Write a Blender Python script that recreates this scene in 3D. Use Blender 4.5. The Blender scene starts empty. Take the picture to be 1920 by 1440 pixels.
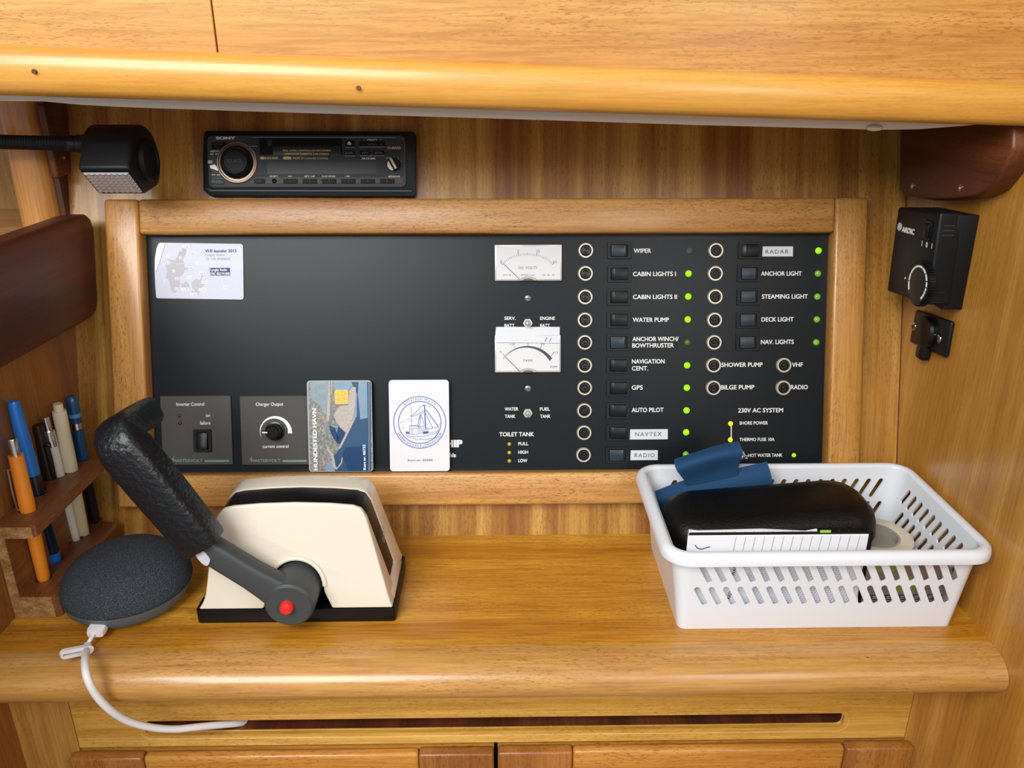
import bpy, bmesh, random
from math import *
from mathutils import Vector, Matrix
from mathutils.geometry import tessellate_polygon
random.seed(4)
# ------------------------------------------------------------------ camera
FPX = 1500.0; PITCH = radians(21); YAW = radians(.9); LEAN = radians(16.2)
CAM = Vector((0, 0, .38))
fw = Vector((sin(YAW)*cos(PITCH), cos(YAW)*cos(PITCH), -sin(PITCH)))
rt = Vector((cos(YAW), -sin(YAW), 0)); upv = rt.cross(fw)
sc = bpy.context.scene
cd = bpy.data.cameras.new('camera'); cam = bpy.data.objects.new('camera', cd)
sc.collection.objects.link(cam); sc.camera = cam
cam.matrix_world = Matrix.Translation(CAM) @ Matrix((rt, upv, -fw)).transposed().to_4x4()
cd.sensor_width = 36; cd.lens = FPX/1920*36; cd.clip_start = .01
# ------------------------------------------------------------------ light
w = bpy.data.worlds.new('daylight'); sc.world = w; w.use_nodes = True
w.node_tree.nodes['Background'].inputs[0].default_value = (.86, .94, 1, 1)
w.node_tree.nodes['Background'].inputs[1].default_value = .48
def area(name, loc, target, size, sizey, power, col=(1, 1, 1)):
    l = bpy.data.lights.new(name, 'AREA'); l.shape = 'RECTANGLE'; l.size = size; l.size_y = sizey
    l.energy = power; l.color = col
    o = bpy.data.objects.new(name, l); sc.collection.objects.link(o); o.location = loc
    o.rotation_euler = (Vector(target)-Vector(loc)).to_track_quat('-Z', 'Y').to_euler()
    return o
area('hatch_daylight', (-.62, -.72, 1.12), (0, .6, .15), 1.0, .8, 30, (1, .995, .975))
area('fill_light', (.75, -.65, .75), (0, .6, .1), .8, .5, 7, (1, .99, .97))  # added fill from the right, no window known there
sc.view_settings.view_transform = 'Standard'; sc.view_settings.look = 'None'
sc.view_settings.exposure = 0.12; sc.view_settings.gamma = 1.0; sc.view_settings.use_curve_mapping = False
# ------------------------------------------------------------------ helpers
C = sc.collection
def lin(h):
    if isinstance(h, str):
        h = [int(h[i:i+2], 16)/255 for i in (0, 2, 4)]
        return tuple([c/12.92 if c <= .04045 else ((c+.055)/1.055)**2.4 for c in h]+[1])
    return tuple(h)+(1,)
def ray(x, y): return fw+rt*((x-960)/FPX)-upv*((y-720)/FPX)
def hit(x, y, p, n):
    d = ray(x, y); return CAM+d*((Vector(p)-CAM).dot(n)/d.dot(n))
def Zp(x, y, z=0): return hit(x, y, (0, 0, z), Vector((0, 0, 1)))
def Xp(x, y, X): return hit(x, y, (X, 0, 0), Vector((1, 0, 0)))
def Yp(x, y, Y): return hit(x, y, (0, Y, 0), Vector((0, 1, 0)))
class Frame:
    """a local frame (origin, right, up, normal) in which the pieces of a thing are laid out"""
    def __init__(s, o, u=(1, 0, 0), v=(0, 1, 0), n=None):
        s.o = Vector(o); s.u = Vector(u).normalized(); s.v = Vector(v).normalized()
        s.n = Vector(n).normalized() if n else s.u.cross(s.v)
    def L(s, x, y, h=0):
        d = hit(x, y, s.o+s.n*h, s.n)-s.o; return Vector((d.dot(s.u), d.dot(s.v), h))
    def mat(s): return Matrix.Translation(s.o) @ Matrix((s.u, s.v, s.n)).transposed().to_4x4()
    def loc(s, p): d = Vector(p)-s.o; return Vector((d.dot(s.u), d.dot(s.v), d.dot(s.n)))
Y0 = Zp(960, 1003)[1]
WN = Vector((0, -cos(LEAN), sin(LEAN))); WU = Vector((1, 0, 0)); WV = Vector((0, sin(LEAN), cos(LEAN)))
WALL = Frame((0, Y0, 0), WU, WV, WN)
def wall_frame(x, y): return Frame(hit(x, y, WALL.o, WN), WU, WV, WN)
XR = .352; XL = -.366
class G:
    def __init__(s): s.v = []; s.f = []; s.M = Matrix()
    def add(s, vs, fs):
        k = len(s.v); s.v += [s.M @ Vector(p) for p in vs]; s.f += [[k+i for i in f] for f in fs]; return s
    def box(s, x0, x1, y0, y1, z0, z1):
        return s.add([(x, y, z) for z in (z0, z1) for y in (y0, y1) for x in (x0, x1)],
                     [(0, 2, 3, 1), (4, 5, 7, 6), (0, 1, 5, 4), (2, 6, 7, 3), (0, 4, 6, 2), (1, 3, 7, 5)])
    def prism(s, pts, z0, z1, holes=None, fn=None):
        area2 = sum(pts[i-1][0]*pts[i][1]-pts[i][0]*pts[i-1][1] for i in range(len(pts)))
        if area2 < 0: pts = pts[::-1]
        loops = [pts]+[h for h in (holes or [])]; n = sum(map(len, loops))
        flat = [p for l in loops for p in l]
        fn = fn or (lambda x, y, z: (x, y, z))
        vs = [fn(p[0], p[1], z0) for p in flat]+[fn(p[0], p[1], z1) for p in flat]
        if holes:
            tr = []
            for t in tessellate_polygon([[Vector((p[0], p[1], 0)) for p in l] for l in loops]):
                a, b, c = [flat[i] for i in t]
                if (b[0]-a[0])*(c[1]-a[1])-(b[1]-a[1])*(c[0]-a[0]) < 0: t = t[::-1]
                tr.append(tuple(t))
        else: tr = [tuple(range(n))]
        fs = [t[::-1] for t in tr]+[tuple(i+n for i in t) for t in tr]
        k = 0
        for li, l in enumerate(loops):
            m = len(l); ar = sum(l[i-1][0]*l[i][1]-l[i][0]*l[i-1][1] for i in range(m))
            for i in range(m):
                a, b = k+i, k+(i+1) % m
                q = (a, b, b+n, a+n)
                fs.append(q if (ar > 0) == (li == 0) else q[::-1])
            k += m
        return s.add(vs, fs)
    def loft(s, secs, cap=True, closed=False):
        m = len(secs[0]); fs = []; vs = [p for q in secs for p in q]; K = len(secs)
        for j in range(K if closed else K-1):
            a, b = j*m, ((j+1) % K)*m
            for i in range(m): fs.append((a+i, a+(i+1) % m, b+(i+1) % m, b+i))
        if cap and not closed: fs += [tuple(range(m))[::-1], tuple((K-1)*m+i for i in range(m))]
        return s.add(vs, fs)
    def lathe(s, prof, n=32, cx=0, cy=0, cz=0):
        return s.loft([[(cx+r*cos(2*pi*i/n), cy+r*sin(2*pi*i/n), cz+z) for i in range(n)] for r, z in prof])
    def cyl(s, cx, cy, r, z0, z1, n=24, r2=None): return s.lathe([(r, z0), (r if r2 is None else r2, z1)], n, cx, cy)
    def ring(s, cx, cy, ri, ro, z0, z1, n=32):
        return s.loft([[(cx+r*cos(2*pi*i/n), cy+r*sin(2*pi*i/n), z) for i in range(n)] for r, z in ((ro, z0), (ro, z1), (ri, z1), (ri, z0))], closed=True)
    def dome(s, cx, cy, r, z0, h, n=20, k=5):
        return s.lathe([(r*cos(a), z0+h*sin(a)) for a in [pi/2*i/k*.97 for i in range(k+1)]], n, cx, cy)
    def tube(s, pts, r, n=10, sec=None):
        pts = [Vector(p) for p in pts]; K = len(pts); rs = r if isinstance(r, (list, tuple)) else [r]*K
        t0 = (pts[1]-pts[0]).normalized(); a = t0.orthogonal().normalized(); secs = []
        for i, p in enumerate(pts):
            t = (pts[min(i+1, K-1)]-pts[max(i-1, 0)]).normalized()
            a = (a-t*a.dot(t)).normalized(); b = t.cross(a)
            secs.append([p+(a*cos(2*pi*j/n)+b*sin(2*pi*j/n))*rs[i] for j in range(n)])
        return s.loft(secs)
    def line(s, p, q, wd, z0, z1):
        p, q = Vector(p[:2]), Vector(q[:2]); d = (q-p).normalized(); k = Vector((-d.y, d.x))*wd/2
        return s.prism([p-k, q-k, q+k, p+k], z0, z1)
    def poly(s, pts, wd, z0, z1):
        for a, b in zip(pts, pts[1:]): s.line(a, b, wd, z0, z1)
        return s
    def build(s, name, m, parent=None, bevel=0, seg=2, ang=32, loc=None, merge=False):
        me = bpy.data.meshes.new(name); me.from_pydata([tuple(p) for p in s.v], [], s.f)
        bm = bmesh.new(); bm.from_mesh(me)
        if merge: bmesh.ops.remove_doubles(bm, verts=bm.verts, dist=1e-5)
        if bevel:
            es = [e for e in bm.edges if len(e.link_faces) == 2 and e.calc_face_angle(0) > radians(30)]
            bmesh.ops.bevel(bm, geom=es, offset=bevel, segments=seg, affect='EDGES', profile=.5, clamp_overlap=True)
        if merge or bevel: bmesh.ops.recalc_face_normals(bm, faces=bm.faces)
        bm.to_mesh(me); bm.free()
        for p in me.polygons: p.use_smooth = True
        me.set_sharp_from_angle(angle=radians(ang))
        me.materials.append(m)
        o = bpy.data.objects.new(name, me); C.objects.link(o)
        if parent is not None: o.parent = parent
        if loc is not None: o.location = loc
        return o
def thing(name, label, cat, frame=None, group=None):
    o = bpy.data.objects.new(name, None); C.objects.link(o); o.empty_display_size = .01
    if frame is not None: o.matrix_world = frame.mat()
    o['label'] = label; o['category'] = cat
    if group: o['group'] = group
    return o
def tag(o, label, cat, group=None, frame=None):
    o['label'] = label; o['category'] = cat
    if group: o['group'] = group
    if frame is not None: o.matrix_world = frame.mat()
    return o
def struct(o, frame=None):
    o['kind'] = 'structure'
    if frame is not None: o.matrix_world = frame.mat()
    return o
def rr(x0, y0, x1, y1, r, n=4):
    x0, x1 = sorted((x0, x1)); y0, y1 = sorted((y0, y1)); out = []
    for cx, cy, a in ((x1-r, y0+r, -90), (x1-r, y1-r, 0), (x0+r, y1-r, 90), (x0+r, y0+r, 180)):
        for i in range(n+1):
            t = radians(a+90*i/n); out.append((cx+r*cos(t), cy+r*sin(t)))
    return out
def circle(cx, cy, r, n=20): return [(cx+r*cos(2*pi*i/n), cy+r*sin(2*pi*i/n)) for i in range(n)]
# ------------------------------------------------------------------ text
_tc = {}
def text_mesh(t, bold=0.0, sp=1.0):
    k = (t, bold, sp)
    if k not in _tc:
        cu = bpy.data.curves.new('t', 'FONT'); cu.body = t; cu.size = 1; cu.offset = bold; cu.resolution_u = 3; cu.space_character = sp
        o = bpy.data.objects.new('t', cu); C.objects.link(o)
        bpy.context.view_layer.update()
        me = bpy.data.meshes.new_from_object(o.evaluated_get(bpy.context.evaluated_depsgraph_get()))
        vs = [v.co.copy() for v in me.vertices]; fs = [tuple(p.vertices) for p in me.polygons]
        bpy.data.objects.remove(o); bpy.data.curves.remove(cu); bpy.data.meshes.remove(me)
        _tc[k] = (vs, fs)
    return _tc[k]
CAP = .73
def put_text(g, t, x0, x1, base, cap, z, bold=0.0, sp=1.0, rot=0, slant=0):
    """text filling x0..x1 in local units on the baseline, cap height cap; rot turns it about (x0, base)"""
    vs, fs = text_mesh(t, 0, sp)
    a = min(v.x for v in vs); b = max(v.x for v in vs); sx = (x1-x0)/(b-a); sy = cap/CAP
    if len(t) == 1 and sx > 1.2*sy: x0, sx = (x0+x1)/2-(b-a)*sy/2, sy
    R = Matrix.Rotation(rot, 4, 'Z')
    # a heavier face is the same outline laid down four times, a hair apart
    for kz, (ox, oy) in enumerate(((0, 0),) if not bold else ((1, .6), (1, -.6), (-1, .6), (-1, -.6))):
        g.add([Vector((x0, base, z+kz*.00003))+R @ Vector(((v.x-a)*sx+ox*bold*1.1*sx, (v.y+oy*bold)*sy, 0)) for v in vs], fs)
    return g
def text(fr, parent, t, px0, px1, pyb, cap, h, m, bold=.0, sp=1.0, name='lettering'):
    a = fr.L(px0, pyb, h); b = fr.L(px1, pyb, h); c = fr.L(px0, pyb-cap, h)
    g = G(); put_text(g, t, a.x, b.x, (a.y+b.y)/2, (c-a).length, h, bold, sp)
    return g.build(name, m, parent)
# ------------------------------------------------------------------ materials
def nodes(name):
    m = bpy.data.materials.new(name); m.use_nodes = True; nt = m.node_tree
    return m, nt, nt.nodes['Principled BSDF'], nt.nodes.new, nt.links.new
def ramp(nt, f, stops):
    r = nt.nodes.new('ShaderNodeValToRGB'); nt.links.new(f, r.inputs[0]); e = r.color_ramp.elements
    while len(e) < len(stops): e.new(.5)
    for k, (p, c) in zip(e, stops): k.position = p; k.color = lin(c)
    return r.outputs[0]
def tex(nt, sx=1, sy=1, sz=1, scale=1, detail=3, rough=.5, dist=0, rot=None, kind='ShaderNodeTexNoise'):
    tc = nt.nodes.new('ShaderNodeTexCoord'); mp = nt.nodes.new('ShaderNodeMapping'); no = nt.nodes.new(kind)
    mp.inputs['Scale'].default_value = (sx, sy, sz)
    if rot: mp.inputs['Rotation'].default_value = rot
    nt.links.new(tc.outputs['Object'], mp.inputs[0]); nt.links.new(mp.outputs[0], no.inputs['Vector'])
    no.inputs['Scale'].default_value = scale
    if kind == 'ShaderNodeTexNoise':
        no.inputs['Detail'].default_value = detail; no.inputs['Roughness'].default_value = rough; no.inputs['Distortion'].default_value = dist
    return no
def mix(nt, a, b, f, mode='MIX'):
    x = nt.nodes.new('ShaderNodeMix'); x.data_type = 'RGBA'; x.blend_type = mode
    for s, v in ((0, f), (6, a), (7, b)):
        if hasattr(v, 'is_linked') or hasattr(v, 'links'): nt.links.new(v, x.inputs[s])
        elif s == 0: x.inputs[0].default_value = v
        else: x.inputs[s].default_value = lin(v)
    return x.outputs[2]
def wood(name, cols, axis, band=26, along=1.3, pores=.6, rough=.36, coat=.22, dark='5a3212', off=0, poresc=1.0, streak=.5):
    m, nt, b, N, L = nodes(name)
    def sc3(al, cr): return tuple(al if 'XYZ'[i] == axis else cr for i in range(3))
    n1 = tex(nt, *sc3(along, band), 1, 2.5, .55, .6)
    n2 = tex(nt, *sc3(22, 520), 1, 3, .6, .3)
    n3 = tex(nt, *sc3(210*poresc, 1150*poresc), 1, 1.5, .5, .4)
    n4 = tex(nt, *sc3(6, 40), 1, 1, .5)
    c = ramp(nt, n1.outputs[0], [(.34, cols[0]), (.5, cols[1]), (.64, cols[2])])
    s = ramp(nt, n2.outputs[0], [(.35, 'c8b49c'), (.6, 'ffffff')])
    c = mix(nt, c, s, streak, 'MULTIPLY')
    pm = ramp(nt, n3.outputs[0], [(.57, '000000'), (.64, 'ffffff')])
    pv = ramp(nt, n4.outputs[0], [(.3, '303030'), (.6, 'ffffff')])
    f = nt.nodes.new('ShaderNodeMath'); f.operation = 'MULTIPLY'; L(pm, f.inputs[0]); L(pv, f.inputs[1])
    f2 = nt.nodes.new('ShaderNodeMath'); f2.operation = 'MULTIPLY'; L(f.outputs[0], f2.inputs[0]); f2.inputs[1].default_value = pores
    c = mix(nt, c, dark, f2.outputs[0])
    L(c, b.inputs['Base Color']); b.inputs['Roughness'].default_value = rough
    b.inputs['Coat Weight'].default_value = coat; b.inputs['Coat Roughness'].default_value = .18
    bp = nt.nodes.new('ShaderNodeBump'); bp.inputs['Strength'].default_value = .12; bp.inputs['Distance'].default_value = .0006; bp.invert = True
    L(f2.outputs[0], bp.inputs['Height']); L(bp.outputs[0], b.inputs['Normal'])
    return m
def plain(name, col, rough=.45, metal=0, coat=0, grain=None, gs=900, bump=0, bs=900, emit=0, spec=.5, trans=0, col2=None, stretch=(1, 1, 1), bumpd=.0005, alpha=1):
    m, nt, b, N, L = nodes(name)
    no = tex(nt, *stretch, gs, 3)
    c1 = lin(col); c2 = lin(col2) if col2 else tuple([min(1, x*(1-(grain or .06))) for x in c1[:3]]+[1])
    x = mix(nt, c1[:3], c2[:3], no.outputs[0]); L(x, b.inputs['Base Color'])
    b.inputs['Roughness'].default_value = rough; b.inputs['Metallic'].default_value = metal
    b.inputs['Coat Weight'].default_value = coat; b.inputs['Specular IOR Level'].default_value = spec
    b.inputs['Transmission Weight'].default_value = trans; b.inputs['Alpha'].default_value = alpha
    if bump:
        n2 = tex(nt, *stretch, bs, 3); bp = nt.nodes.new('ShaderNodeBump'); bp.inputs['Strength'].default_value = bump
        bp.inputs['Distance'].default_value = bumpd; L(n2.outputs[0], bp.inputs['Height']); L(bp.outputs[0], b.inputs['Normal'])
    if emit:
        b.inputs['Emission Color'].default_value = c1; b.inputs['Emission Strength'].default_value = emit
    return m
W_BACK = wood('veneer_back', ('8a5422', 'a9742f', 'c79848'), 'Y', 50, .9, .55)
W_TOP = wood('veneer_top', ('bc8440', 'c79249', 'd2a056'), 'X', 22, 1.0, .7, dark='9a6230')
W_RAIL = wood('beam_rail', ('c98c38', 'd59b42', 'dfa850'), 'X', 20, .8, .2, .36, .3, dark='a86c30', streak=.3)
W_SHELF = wood('veneer_shelf', ('b2761e', 'c68a28', 'd69c36'), 'X', 40, 1.0, .45, dark='6e4014', streak=.7)
W_NOSE = wood('nosing_teak', ('b88444', 'c4924e', 'd0a05c'), 'X', 30, 1.0, .5, .3, .4, dark='6e4320')
W_FRH = wood('frame_teak_rail', ('ba8240', 'c9924c', 'd6a15a'), 'X', 30, 1.5, .6, .4, .25, dark='60371a', poresc=1.35)
W_FRV = wood('frame_teak_stile', ('b07838', 'c08842', 'cc964e'), 'Y', 30, 1.5, .6, .35, .3, dark='603818', poresc=1.35)
W_RIGHT = wood('veneer_right', ('a6702a', 'bb8434', 'cf9b46'), 'Z', 24, 1.3, .3, .35, .35, dark='7a4c1c')
W_LEFT = wood('veneer_left', ('7a4a1e', '8f5a26', 'a06a2e'), 'Z', 30, 1.2, .35, dark='4a2a10')
W_NICHE = wood('veneer_niche', ('b78c50', 'c49a5e', 'cda86c'), 'Z', 30, 1.2, .5, dark='7a5428')
W_DRAWER = wood('drawer_teak', ('bd8836', 'ca9842', 'd8a954'), 'X', 36, 1.2, .45, dark='704618')
W_STILE = wood('cabinet_stile', ('a06c2c', 'b07c38', 'be8c46'), 'Z', 30, 1.2, .3, dark='704618')
W_DOORH = wood('door_rail_teak', ('b0742a', 'c28536', 'd09646'), 'X', 30, 1.2, .6, dark='643a14')
W_DOORV = wood('door_stile_teak', ('8a5222', '9c622a', 'ac7234'), 'Z', 30, 1.2, .4, dark='4a2410')
W_DARK = wood('mahogany_x', ('42200f', '522814', '66361c'), 'Y', 24, 1.5, .3, .5, .05, dark='34160a')
W_DARK2 = wood('mahogany_bracket', ('4e2412', '5e3018', '6e3c20'), 'Y', 30, 2, .5, .45, .1, dark='3a1a0c')
W_POST = wood('post_teak', ('b98040', 'c98e4a', 'd49c58'), 'Z', 40, 1.2, .3, .3, .5, dark='8a5526')
W_PEN = wood('pen_rack_teak', ('6a3c1e', '7c4a28', '8c5a34'), 'Y', 40, 2, .5, .45, .1, dark='3c1e0e')
W_PENEND = wood('pen_rack_end_grain', ('8a6238', 'a07848', 'b48c5c'), 'Y', 160, 90, .5, .6, 0, dark='5a3a1e')
PAPERW = plain('strip_white', 'ebe4d8', .5)
BLACK = plain('black_plastic', '101417', .42, bump=.1, bs=2500, spec=.3)
BLACKM = plain('black_matte', '0c0f12', .6, spec=.3)
BLACKG = plain('black_gloss', '0a0c0e', .28, spec=.4)
PANEL = plain('panel_black', '12191e', .34, bump=.05, bs=1500, spec=.26, grain=.15, gs=20)
GREY = plain('control_plate_grey', '4a4744', .5, bump=.25, bs=2500, spec=.3)
FACE = plain('stereo_grey', '46484a', .4, spec=.4)
FACE2 = plain('stereo_blue_grey', '30363c', .4, spec=.35)
FACED = plain('stereo_dark', '0e1114', .4, spec=.2)
SILVER = plain('silver', 'c4c2bd', .28, metal=.9)
BRONZE = plain('bronze_ring', '9a8a78', .3, metal=.8)
CHROME = plain('chrome', 'd8d6d0', .18, metal=1)
NICKEL = plain('nickel_ring', 'd8d0be', .35, metal=.55)
WHITE = plain('white_print', 'eef0ee', .6)
GOLD = plain('gold_print', 'd8c08a', .6)
GREYP = plain('grey_print', '8c9094', .6)
DIMP = plain('dim_print', '5a6268', .6)
TEAL = plain('teal_print', '6f9088', .6)
ROCK = plain('rocker_black', '0b0e11', .35, spec=.3)
ROCKSHEEN = plain('rocker_sky_sheen', '22313b', .3, spec=.45)  # lighter blue-grey paints the sky reflected on rockers tilted off
LEDG = plain('led_green', '84e000', .3, emit=1.0)
LEDY = plain('led_yellow', 'f4e800', .3, emit=.9)
LEDD = plain('led_green_dim', '6fae2c', .25, emit=.25)
LEDV = plain('led_green_dark', '56721c', .25, emit=.05)
LEDA = plain('led_amber', 'c2a62a', .3, emit=.12)
LEDO = plain('led_off_green', '20382c', .3)
LEDR = plain('led_off_red', '3c1c20', .3)
METERF = plain('meter_card', 'd8d9dc', .55)
GLASSB = plain('meter_glass_edge', 'c9c6c0', .2, metal=.3)
LABEL = plain('label_tape', 'd6dae0', .45)
INK = plain('dark_ink', '3c4248', .6)
INKL = plain('light_ink', '7a7e86', .6)
BLUEI = plain('blue_ink', '2a58a4', .6)
NAVYI = plain('navy_ink', '3a4378', .6)
CARDW = plain('card_white', 'e0dee2', .35, coat=.1)
CARDL = plain('card_lilac', 'bfc2d4', .35, coat=.1)
MAPG = plain('map_grey', 'b0aeb6', .4, col2='a4a2aa')
CLEAR = plain('card_edge', 'a8b4bc', .2, coat=.5)
CREAM = plain('cream_gelcoat', 'dad0be', .3, coat=.4)
STRIPE = plain('black_stripe', '0a0a0a', .4, spec=.3, bump=.05)
LEVER = plain('lever_grey', '3a3f40', .5, bump=.2, bs=1800)
GRIP = plain('grip_leather', '0f1317', .38, bump=.9, bs=260, bumpd=.0012, spec=.5)
RED = plain('red_button', 'dd2a22', .3, coat=.4)
BASK = plain('basket_white', 'e4e8ee', .35, coat=.15)
CASE = plain('case_leather', '060708', .42, bump=.55, bs=420, bumpd=.0008, stretch=(1, 2.2, 1), spec=.35)
CLOTH = plain('cloth_blue', '12466e', .85, bump=.3, bs=2200, col2='0e3a5e')
PAPER = plain('paper', 'e9e9ee', .7, bump=.05, bs=60)
TAPE = plain('tape_cream', 'd8cfb8', .6, bump=.3, bs=300)
TAPECORE = plain('tape_core', 'a09a90', .7)
MAGZ = plain('leaflet', '8c7668', .4, col2='a08a78', gs=60)
MAGG = plain('leaflet_green', '9aa050', .4)
LIME = plain('lime_tab', '9ad040', .4)
FABRIC = None
CABLE = plain('white_cable', 'e4e2e0', .35)
SPKB = plain('speaker_base', '5a626a', .5)
LENS = None
# speaker fabric: fine melange
def fabric():
    m, nt, b, N, L = nodes('speaker_fabric')
    v = tex(nt, 1, 1, 1, 1500, kind='ShaderNodeTexVoronoi'); n = tex(nt, 1, 1, 1, 1700, 2)
    c = ramp(nt, n.outputs[0], [(.35, '161b20'), (.52, '2b333b'), (.7, '56616c')])
    L(c, b.inputs['Base Color']); b.inputs['Roughness'].default_value = .9
    bp = nt.nodes.new('ShaderNodeBump'); bp.inputs['Strength'].default_value = .7; bp.inputs['Distance'].default_value = .0005
    L(v.outputs[0], bp.inputs['Height']); L(bp.outputs[0], b.inputs['Normal']); return m
FABRIC = fabric()
def aerial():
    m, nt, b, N, L = nodes('aerial_town')
    n = tex(nt, 1, 1, 1, 620, 4, .8); n2 = tex(nt, 1, 1, 1, 60, 2)
    c = ramp(nt, n.outputs[0], [(.36, '3c4a50'), (.48, '6c7674'), (.56, '9a8f86'), (.66, 'd8d0c8')])
    c2 = ramp(nt, n2.outputs[0], [(.4, '7a8c90'), (.6, 'a09088')])
    L(mix(nt, c, c2, .3), b.inputs['Base Color']); b.inputs['Roughness'].default_value = .3; b.inputs['Coat Weight'].default_value = .4
    return m
TOWN = aerial()
SEA = plain('print_sea', '1c4468', .3, coat=.4, gs=40, col2='30587a')
SEAL = plain('print_sea_light', '8fa8bc', .3, coat=.4, gs=60, col2='6c8aa4')
SEAD = plain('print_sea_deep', '0e3c66', .3, coat=.4)
QUAY = plain('print_quay', 'cfc4ba', .4, coat=.4, gs=700, col2='8c8480')
CHIP = plain('chip_gold', 'e0bc5c', .35, metal=.3)
CHIPL = plain('chip_line', 'a07c30', .5)
# ------------------------------------------------------------------ the setting
g = G(); g.box(XL, XR, 0, .50, -.02, 0); struct(g.build('wall_back', W_BACK), WALL)
g = G(); g.box(XR, XR+.02, .12, .95, -.75, .75); struct(g.build('wall_right', W_RIGHT))
g = G(); g.prism([(.12, -.75), (.95, -.75), (.95, .24), (.12, .24)], XL-.02, XL, fn=lambda a, b, c: (c, a, b)); struct(g.build('wall_left', W_LEFT))
g = G(); g.box(XR-.0008, XR, 0, .42, 0, .0006); struct(g.build('trim_2', W_DARK), WALL)
# beyond the side shelf: pale niche
g = G(); g.box(-.80, XL, .78, .80, .24, .70); struct(g.build('wall_niche', W_NICHE))
g = G(); g.box(XL-.004, XL, .688, .80, .24, .60); struct(g.build('trim_1', W_DARK))
g = G(); g.box(-.9, .9, -.8, 1.0, -.77, -.75); struct(g.build('floor', W_LEFT))
# overhead locker front: two boards above a rounded beam
def top_line(x): return Yp(x, 82+(155-82)*x/1920, .545)
tl, tr_ = top_line(-560), top_line(2010); sm = top_line(407)
seam0 = Yp(407, 92, .545); seam1 = Yp(393, 0, .545)
g = G(); g.prism([(tl.x, tl.z-.01), (seam0.x-.0004, seam0.z-.012), (seam1.x-.0004, .56), (tl.x, .56)], .545, .56, fn=lambda a, b, c: (a, c, b))
oh = g.build('wall_overhead', W_TOP, bevel=.0004, seg=1); struct(oh)
g = G(); g.prism([(seam0.x+.0004, seam0.z-.012), (XR, tr_.z-.01), (XR, .56), (seam1.x+.0004, .56)], .5455, .56, fn=lambda a, b, c: (a, c, b))
g.build('board', W_TOP, oh, bevel=.0004, seg=1)
g = G(); g.box(-.8, XR, .56, .70, .375, .56); struct(g.build('ceiling', W_TOP))
def beam_sec(x, zt, zb):
    yf = .528; yb = .558; h = zt-zb; pts = []
    for i in range(9):
        t = pi/2-pi*i/8; pts.append((x, yf+.012-.012*cos(t)**.7 if cos(t) > 1e-6 else yf+.012, (zt+zb)/2+h/2*sin(t)))
    pts += [(x, yb, zb), (x, yb, zt)]; return pts
a1, a2 = Yp(0, 82, .537), Yp(0, 179, .535); b1, b2 = Yp(1920, 155, .537), Yp(1920, 237, .535)
def lerpx(p, q, x): return p.z+(q.z-p.z)*(x-p.x)/(q.x-p.x)
g = G(); g.loft([beam_sec(x, lerpx(a1, b1, x), lerpx(a2, b2, x)) for x in (-.8, XR)])
bm_ = g.build('beam', W_RAIL, ang=60); tag(bm_, 'rounded honey-coloured wooden beam running across below the overhead locker', 'beam')
for q in ((64, 134), (672, 165)):
    p = Yp(*q, .527); g = G(); g.M = Matrix.Translation(p) @ Matrix.Rotation(pi/2, 4, 'X'); g.cyl(0, 0, .0014, -.004, .0006, 12); g.build('nail_hole', W_DARK2, bm_)
def sp(x, y): p = Yp(x, y, .566); return (p.x, p.z)
g = G(); g.prism([sp(-400, 150), sp(-400, 190), sp(0, 189), sp(85, 190), sp(150, 196), sp(220, 200), sp(300, 203), sp(480, 209), sp(960, 223), sp(1300, 234), sp(1650, 243), sp(1720, 242), sp(1800, 236), sp(1860, 230), sp(1860, 160)],
                   .5635, .5685, fn=lambda a, b, c: (a, c, b))
st = tag(g.build('light_strip', PAPERW, bevel=.0008, seg=1), 'greyish white strip along the underside behind the beam', 'trim strip')
p = Yp(1640, 240, .5625); g = G(); g.M = Matrix.Translation((p.x, .5630, p.z)) @ Matrix.Rotation(pi/2, 4, 'X'); g.M = g.M @ Matrix.Diagonal((2.6, 1, 1, 1))
g.dome(0, 0, .0022, 0, .003); g.build('knob', PAPERW, st)
# shelf with rounded nosing
YN = .466; RN = .0148
g = G(); g.prism([(YN, -.0003), (Y0, -.0003), (Y0, 0), (YN, 0)], XL, XR, fn=lambda a, b, c: (c, a, b))
g = G(); g.box(XL, XR, YN+.0003, Y0+.004, -.02, 0)
sh = g.build('shelf_board', W_SHELF); tag(sh, 'flat wooden shelf board under the instrument panel carrying basket and throttle', 'shelf')
def nose(x):
    pts = [(x, YN, -.02), (x, YN, 0.0004)]
    for i in range(1, 17):
        t = pi/2+pi*i/16; r = RN; pts.append((x, YN-.008+.0195*cos(t), -r+(r+.0004)*sin(t)))
    pts += [(x, YN, -2*RN)]; return pts
g = G(); g.loft([nose(x) for x in (XL-.25, XR-.0002)]); ns = g.build('nosing', W_NOSE, ang=50)
tag(ns, 'thick rounded teak nosing along the front edge of the shelf', 'nosing')
for q in ((1626, 1231), (655, 1225), (948, 1216), (958, 1215)):
    p = Zp(*q, -.0006); 
    g = G(); g.cyl(0, 0, .0013 if q[0] > 1600 else .0006, -.002, .0004, 10); g.build('nail_hole', W_DARK2, ns, loc=(p.x, p.y, nose(0)[1][2]-.0012 if q[1] > 1220 else -.0004))
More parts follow.
